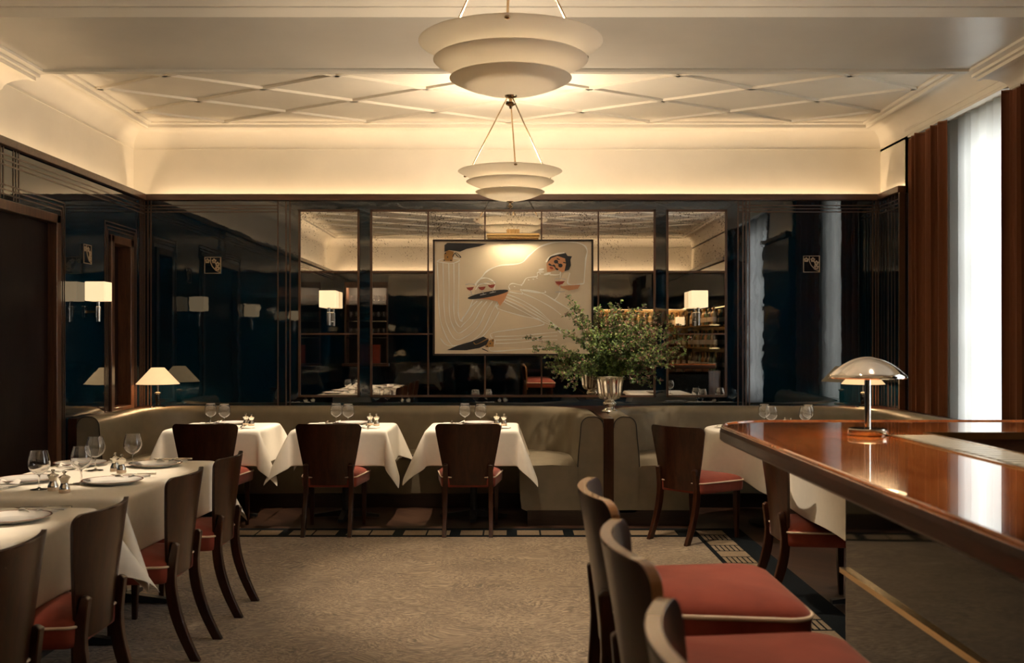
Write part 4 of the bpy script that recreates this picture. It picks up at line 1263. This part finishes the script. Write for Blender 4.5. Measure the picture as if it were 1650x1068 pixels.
# ------------------------------------------------------------------ rear of the room (seen in the mirrors)
nb = MB()
nb.box(NX0-.03, NX0, YF-.40, YF+.02, NZ0, NZ1); nb.box(NX1, NX1+.03, YF-.40, YF+.02, NZ0, NZ1)
nb.box(NX0-.03, NX1+.03, YF-.40, YF+.02, NZ1, NZ1+.04); nb.box(NX0-.06, NX1+.06, YF-.40, YF+.14, NZ0-.05, NZ0)
nb.box(NX0, NX1, YF-.03, YF+.01, NZ1-.07, NZ1)  # front lip added to hide the cabinet's added light
gc = nb.build('glass_cabinet', M['walnut'], smooth=False)
tag(gc, 'recessed walnut cabinet of stemware on the rear wall, seen in the mirror', 'cabinet')
shz = (1.52, 1.84, 2.16)
MB().box(NX0, NX1, YF-.40, YF-.36, NZ0, NZ1).build('back_panel', M['silver_back'], gc, smooth=False)
for z in shz: MB().box(NX0,NX1,YF-.36,YF-.02,z-.012,z).build('shelf', M['nickel'], gc, smooth=False)
for z in (NZ0,)+shz: pass
for k,z in enumerate(shz):
    for i in range(7):
        for j in range(2):
            G((NX0+.07+i*.107, YF-.10-.14*j, z+.0005), 0, 'rows of wine glasses on the shelves of the stemware cabinet', 'glasses in the stemware cabinet')
ms = MB(); ms.box(-2.92,-2.52,YF-.03,YF+.02,NZ0,NZ0+.36)
bk = ms.build('red_menu_stand', M['velvet'], smooth=False, bevel=.004); tag(bk, 'upright red board on the sill of the stemware cabinet', 'menu')
# unseen light added to brighten the stemware
L = bpy.data.lights.new('added_cabinet_light','AREA'); L.energy = 16; L.color=(1,.85,.62); L.shape='RECTANGLE'; L.size=.7; L.size_y=.02
lo = bpy.data.objects.new('added_cabinet_light', L); col.objects.link(lo); lo.location=((NX0+NX1)/2, YF-.15, NZ1-.01)
# back bar
bot_m = [simple('amber_liquor',(.28,.11,.02),.08,coat=1), simple('green_liqueur',(.05,.08,.03),.08,coat=1), simple('dark_rum',(.05,.018,.008),.08,coat=1), simple('pale_spirit',(.35,.26,.12),.08,coat=1)]
protos = []
for m_ in bot_m:
    mb = MB(); mb.lathe([(.001,0),(.036,0),(.038,.004),(.038,.17),(.030,.195),(.014,.215),(.013,.27),(.015,.272),(.015,.29),(.001,.29)], 14)
    r_ = mb.build('bottle', m_, angle=50); r_['category']='bottle'
    MB().lathe([(.0385,.05),(.0388,.052),(.0388,.125),(.0385,.127)], 14, caps=(False,False)).build('paper_label', M['paint_shirt' if 0 else 'p_shirt'], r_)
    protos.append(Kind(r_))
bb = MB()
bb.box(1.7,3.44,YF+.002,YF+.40,0,.92); bb.box(1.68,3.44,YF+.002,YF+.42,.92,.96)
bc = bb.build('back_bar_cabinet', M['walnut'], smooth=False, bevel=.004); tag(bc,'walnut back bar cabinet against the rear wall, seen in the mirror','cabinet')
for z in (1.34,1.72):
    MB().box(1.72,3.42,YF+.002,YF+.18,z-.02,z).build('shelf', M['brass'], bc, smooth=False)
MB().box(1.72,3.42,YF+.002,YF+.012,.96,2.05).build('back_panel', M['brass'], bc, smooth=False)
bs = MB(); bs.box(3.05,3.44,.0,2.4,0,.92); bs.box(3.03,3.44,-.0,2.42,.92,.96)
bc2 = bs.build('back_bar_cabinet', M['walnut'], smooth=False, bevel=.004); tag(bc2,'walnut back bar cabinet along the window side wall, seen in the mirror','cabinet')
for z in (1.34,1.72): MB().box(3.26,3.44,.0,2.4,z-.02,z).build('shelf', M['brass'], bc2, smooth=False)
rnd = random.Random(4)
for z in (.9605,1.3405,1.7205):
    for i in range(15):
        protos[rnd.randint(0,3)]((1.80+i*.109, YF+.10+rnd.uniform(-.02,.02), z), 0, 'liquor bottles lined up on the rear back bar shelves', 'bottles on the rear back bar')
    for i in range(16):
        protos[rnd.randint(0,3)]((3.35+rnd.uniform(-.02,.02), .12+i*.145, z), 0, 'liquor bottles lined up on the side back bar shelves', 'bottles on the side back bar')
for (x,y,sx,sy,rz) in ((2.55,YF+.22,1.6,.05,0),(3.22,1.2,2.2,.05,90)):
    for z in (2.05,):
        L = bpy.data.lights.new('shelf_light','AREA'); L.energy = 2.2; L.color=(1,.60,.26); L.shape='RECTANGLE'; L.size=sx; L.size_y=sy
        lo = bpy.data.objects.new('shelf_light', L); col.objects.link(lo); lo.location=(x,y,z); lo.rotation_euler=(0,0,R(rz))

# ------------------------------------------------------------------ lights
def area(name, loc, rot, sx, sy, energy, color, spread=None):
    L = bpy.data.lights.new(name,'AREA'); L.energy = energy; L.color = color; L.shape='RECTANGLE'; L.size=sx; L.size_y=sy
    if spread: L.spread = spread
    o = bpy.data.objects.new(name, L); col.objects.link(o); o.location = loc; o.rotation_euler = rot
    return o
WARM = (1,.71,.42)
COVE = 2.15
# strips lying in the cove behind the rails, shining up
area('cove_strip_back', ((XL+XR)/2, YB+.085, 2.70), (PI,0,0), 6.8, .03, COVE*6.8, WARM)
area('cove_strip_left', (XL-.085, 4.5, 2.70), (PI,0,0), .03, 10.0, COVE*7.5, WARM)
area('cove_strip_rear', ((XL+XR)/2, YF-.085, 2.70), (PI,0,0), 6.8, .03, COVE*6.8, WARM)
area('cove_strip_right', (XR+.035, 9.35, 2.80), (PI,0,0), .02, .5, COVE*.5, WARM)
area('cove_strip_right', (XR+.035, 5.8, 2.80), (PI,0,0), .02, 1.2, COVE*1.2, WARM)
area('picture_light_tube', ((plx0+plx1)/2, PY-.09, plz-.004), (R(-25),0,0), .36, .02, 2.2, (1,.78,.48))
# unseen spots added under the ceiling to brighten tables, carpet, booth, plant and bar
def spot(x, y, z, tx, ty, tz, e, ang, col_=(1,.80,.58), blend=.6, size=.03):
    L = bpy.data.lights.new('unseen_spot','SPOT'); L.energy = e; L.color = col_; L.spot_size = R(ang); L.spot_blend = blend; L.shadow_soft_size = size
    o = bpy.data.objects.new('unseen_spot', L); col.objects.link(o); o.location = (x,y,z)
    d = Vector((tx-x,ty-y,tz-z)); o.rotation_euler = d.to_track_quat('-Z','Y').to_euler()
for (tx,ty,sx_) in ((-2.3,8.3,.55),(-1.33,8.3,.55),(-.29,8.3,-.5)):
    spot(tx+sx_, ty-.45, 3.43, tx, ty, .75, 270, 29)
for (tx,ty) in ((-2.15,5.2),(-2.15,3.6)):
    spot(tx+.15, ty+.15, 3.43, tx-.05, ty, .75, 170, 25)
spot(-.2,5.6,3.43,0.35,6.0,0,230,62)
spot(2.1,8.2,3.43,2.1,8.1,.75,110,50)
spot(.55,7.6,3.43,.80,8.7,1.3,150,30)
spot(.5,3.1,3.43,.8,2.7,.9,90,45)
spot(1.5,3.6,3.43,1.4,3.2,1.1,70,50)
# daylight: sky seen through the windows
w = bpy.data.worlds.new('sky'); scene.world = w; w.use_nodes = True
bg = w.node_tree.nodes['Background']; bg.inputs['Color'].default_value = (1,.995,.965,1); bg.inputs['Strength'].default_value = 6.0
for n,(w0,w1) in win_op.items():
    o = area('window_portal', (XR+.58, (w0+w1)/2, 1.85), (0,R(90),0), 2.6, w1-w0, 1, (1,1,1)); o.data.cycles.is_portal = True

# ------------------------------------------------------------------ camera
cd = bpy.data.cameras.new('camera'); cam = bpy.data.objects.new('camera', cd); col.objects.link(cam)
cam.location = (0,0,CAMH); cam.rotation_euler = (R(90),0,0)
cd.sensor_width = 36; cd.lens = 36*F/1650
cd.shift_x = 2/1650; cd.shift_y = 18/1650
cd.clip_start = .02
cd.dof.use_dof = True; cd.dof.focus_distance = 7.6; cd.dof.aperture_fstop = 4.5
scene.camera = cam
scene.view_settings.view_transform = 'Standard'; scene.view_settings.look = 'None'; scene.view_settings.gamma = 1
scene.view_settings.use_curve_mapping = False
scene.view_settings.exposure = 0.80
cy = scene.cycles
cy.use_denoising = True; cy.max_bounces = 12; cy.diffuse_bounces = 5; cy.glossy_bounces = 5; cy.transmission_bounces = 10; cy.transparent_max_bounces = 12
cy.sample_clamp_indirect = 6; cy.caustics_refractive = False; cy.caustics_reflective = False
cy.blur_glossy = .5
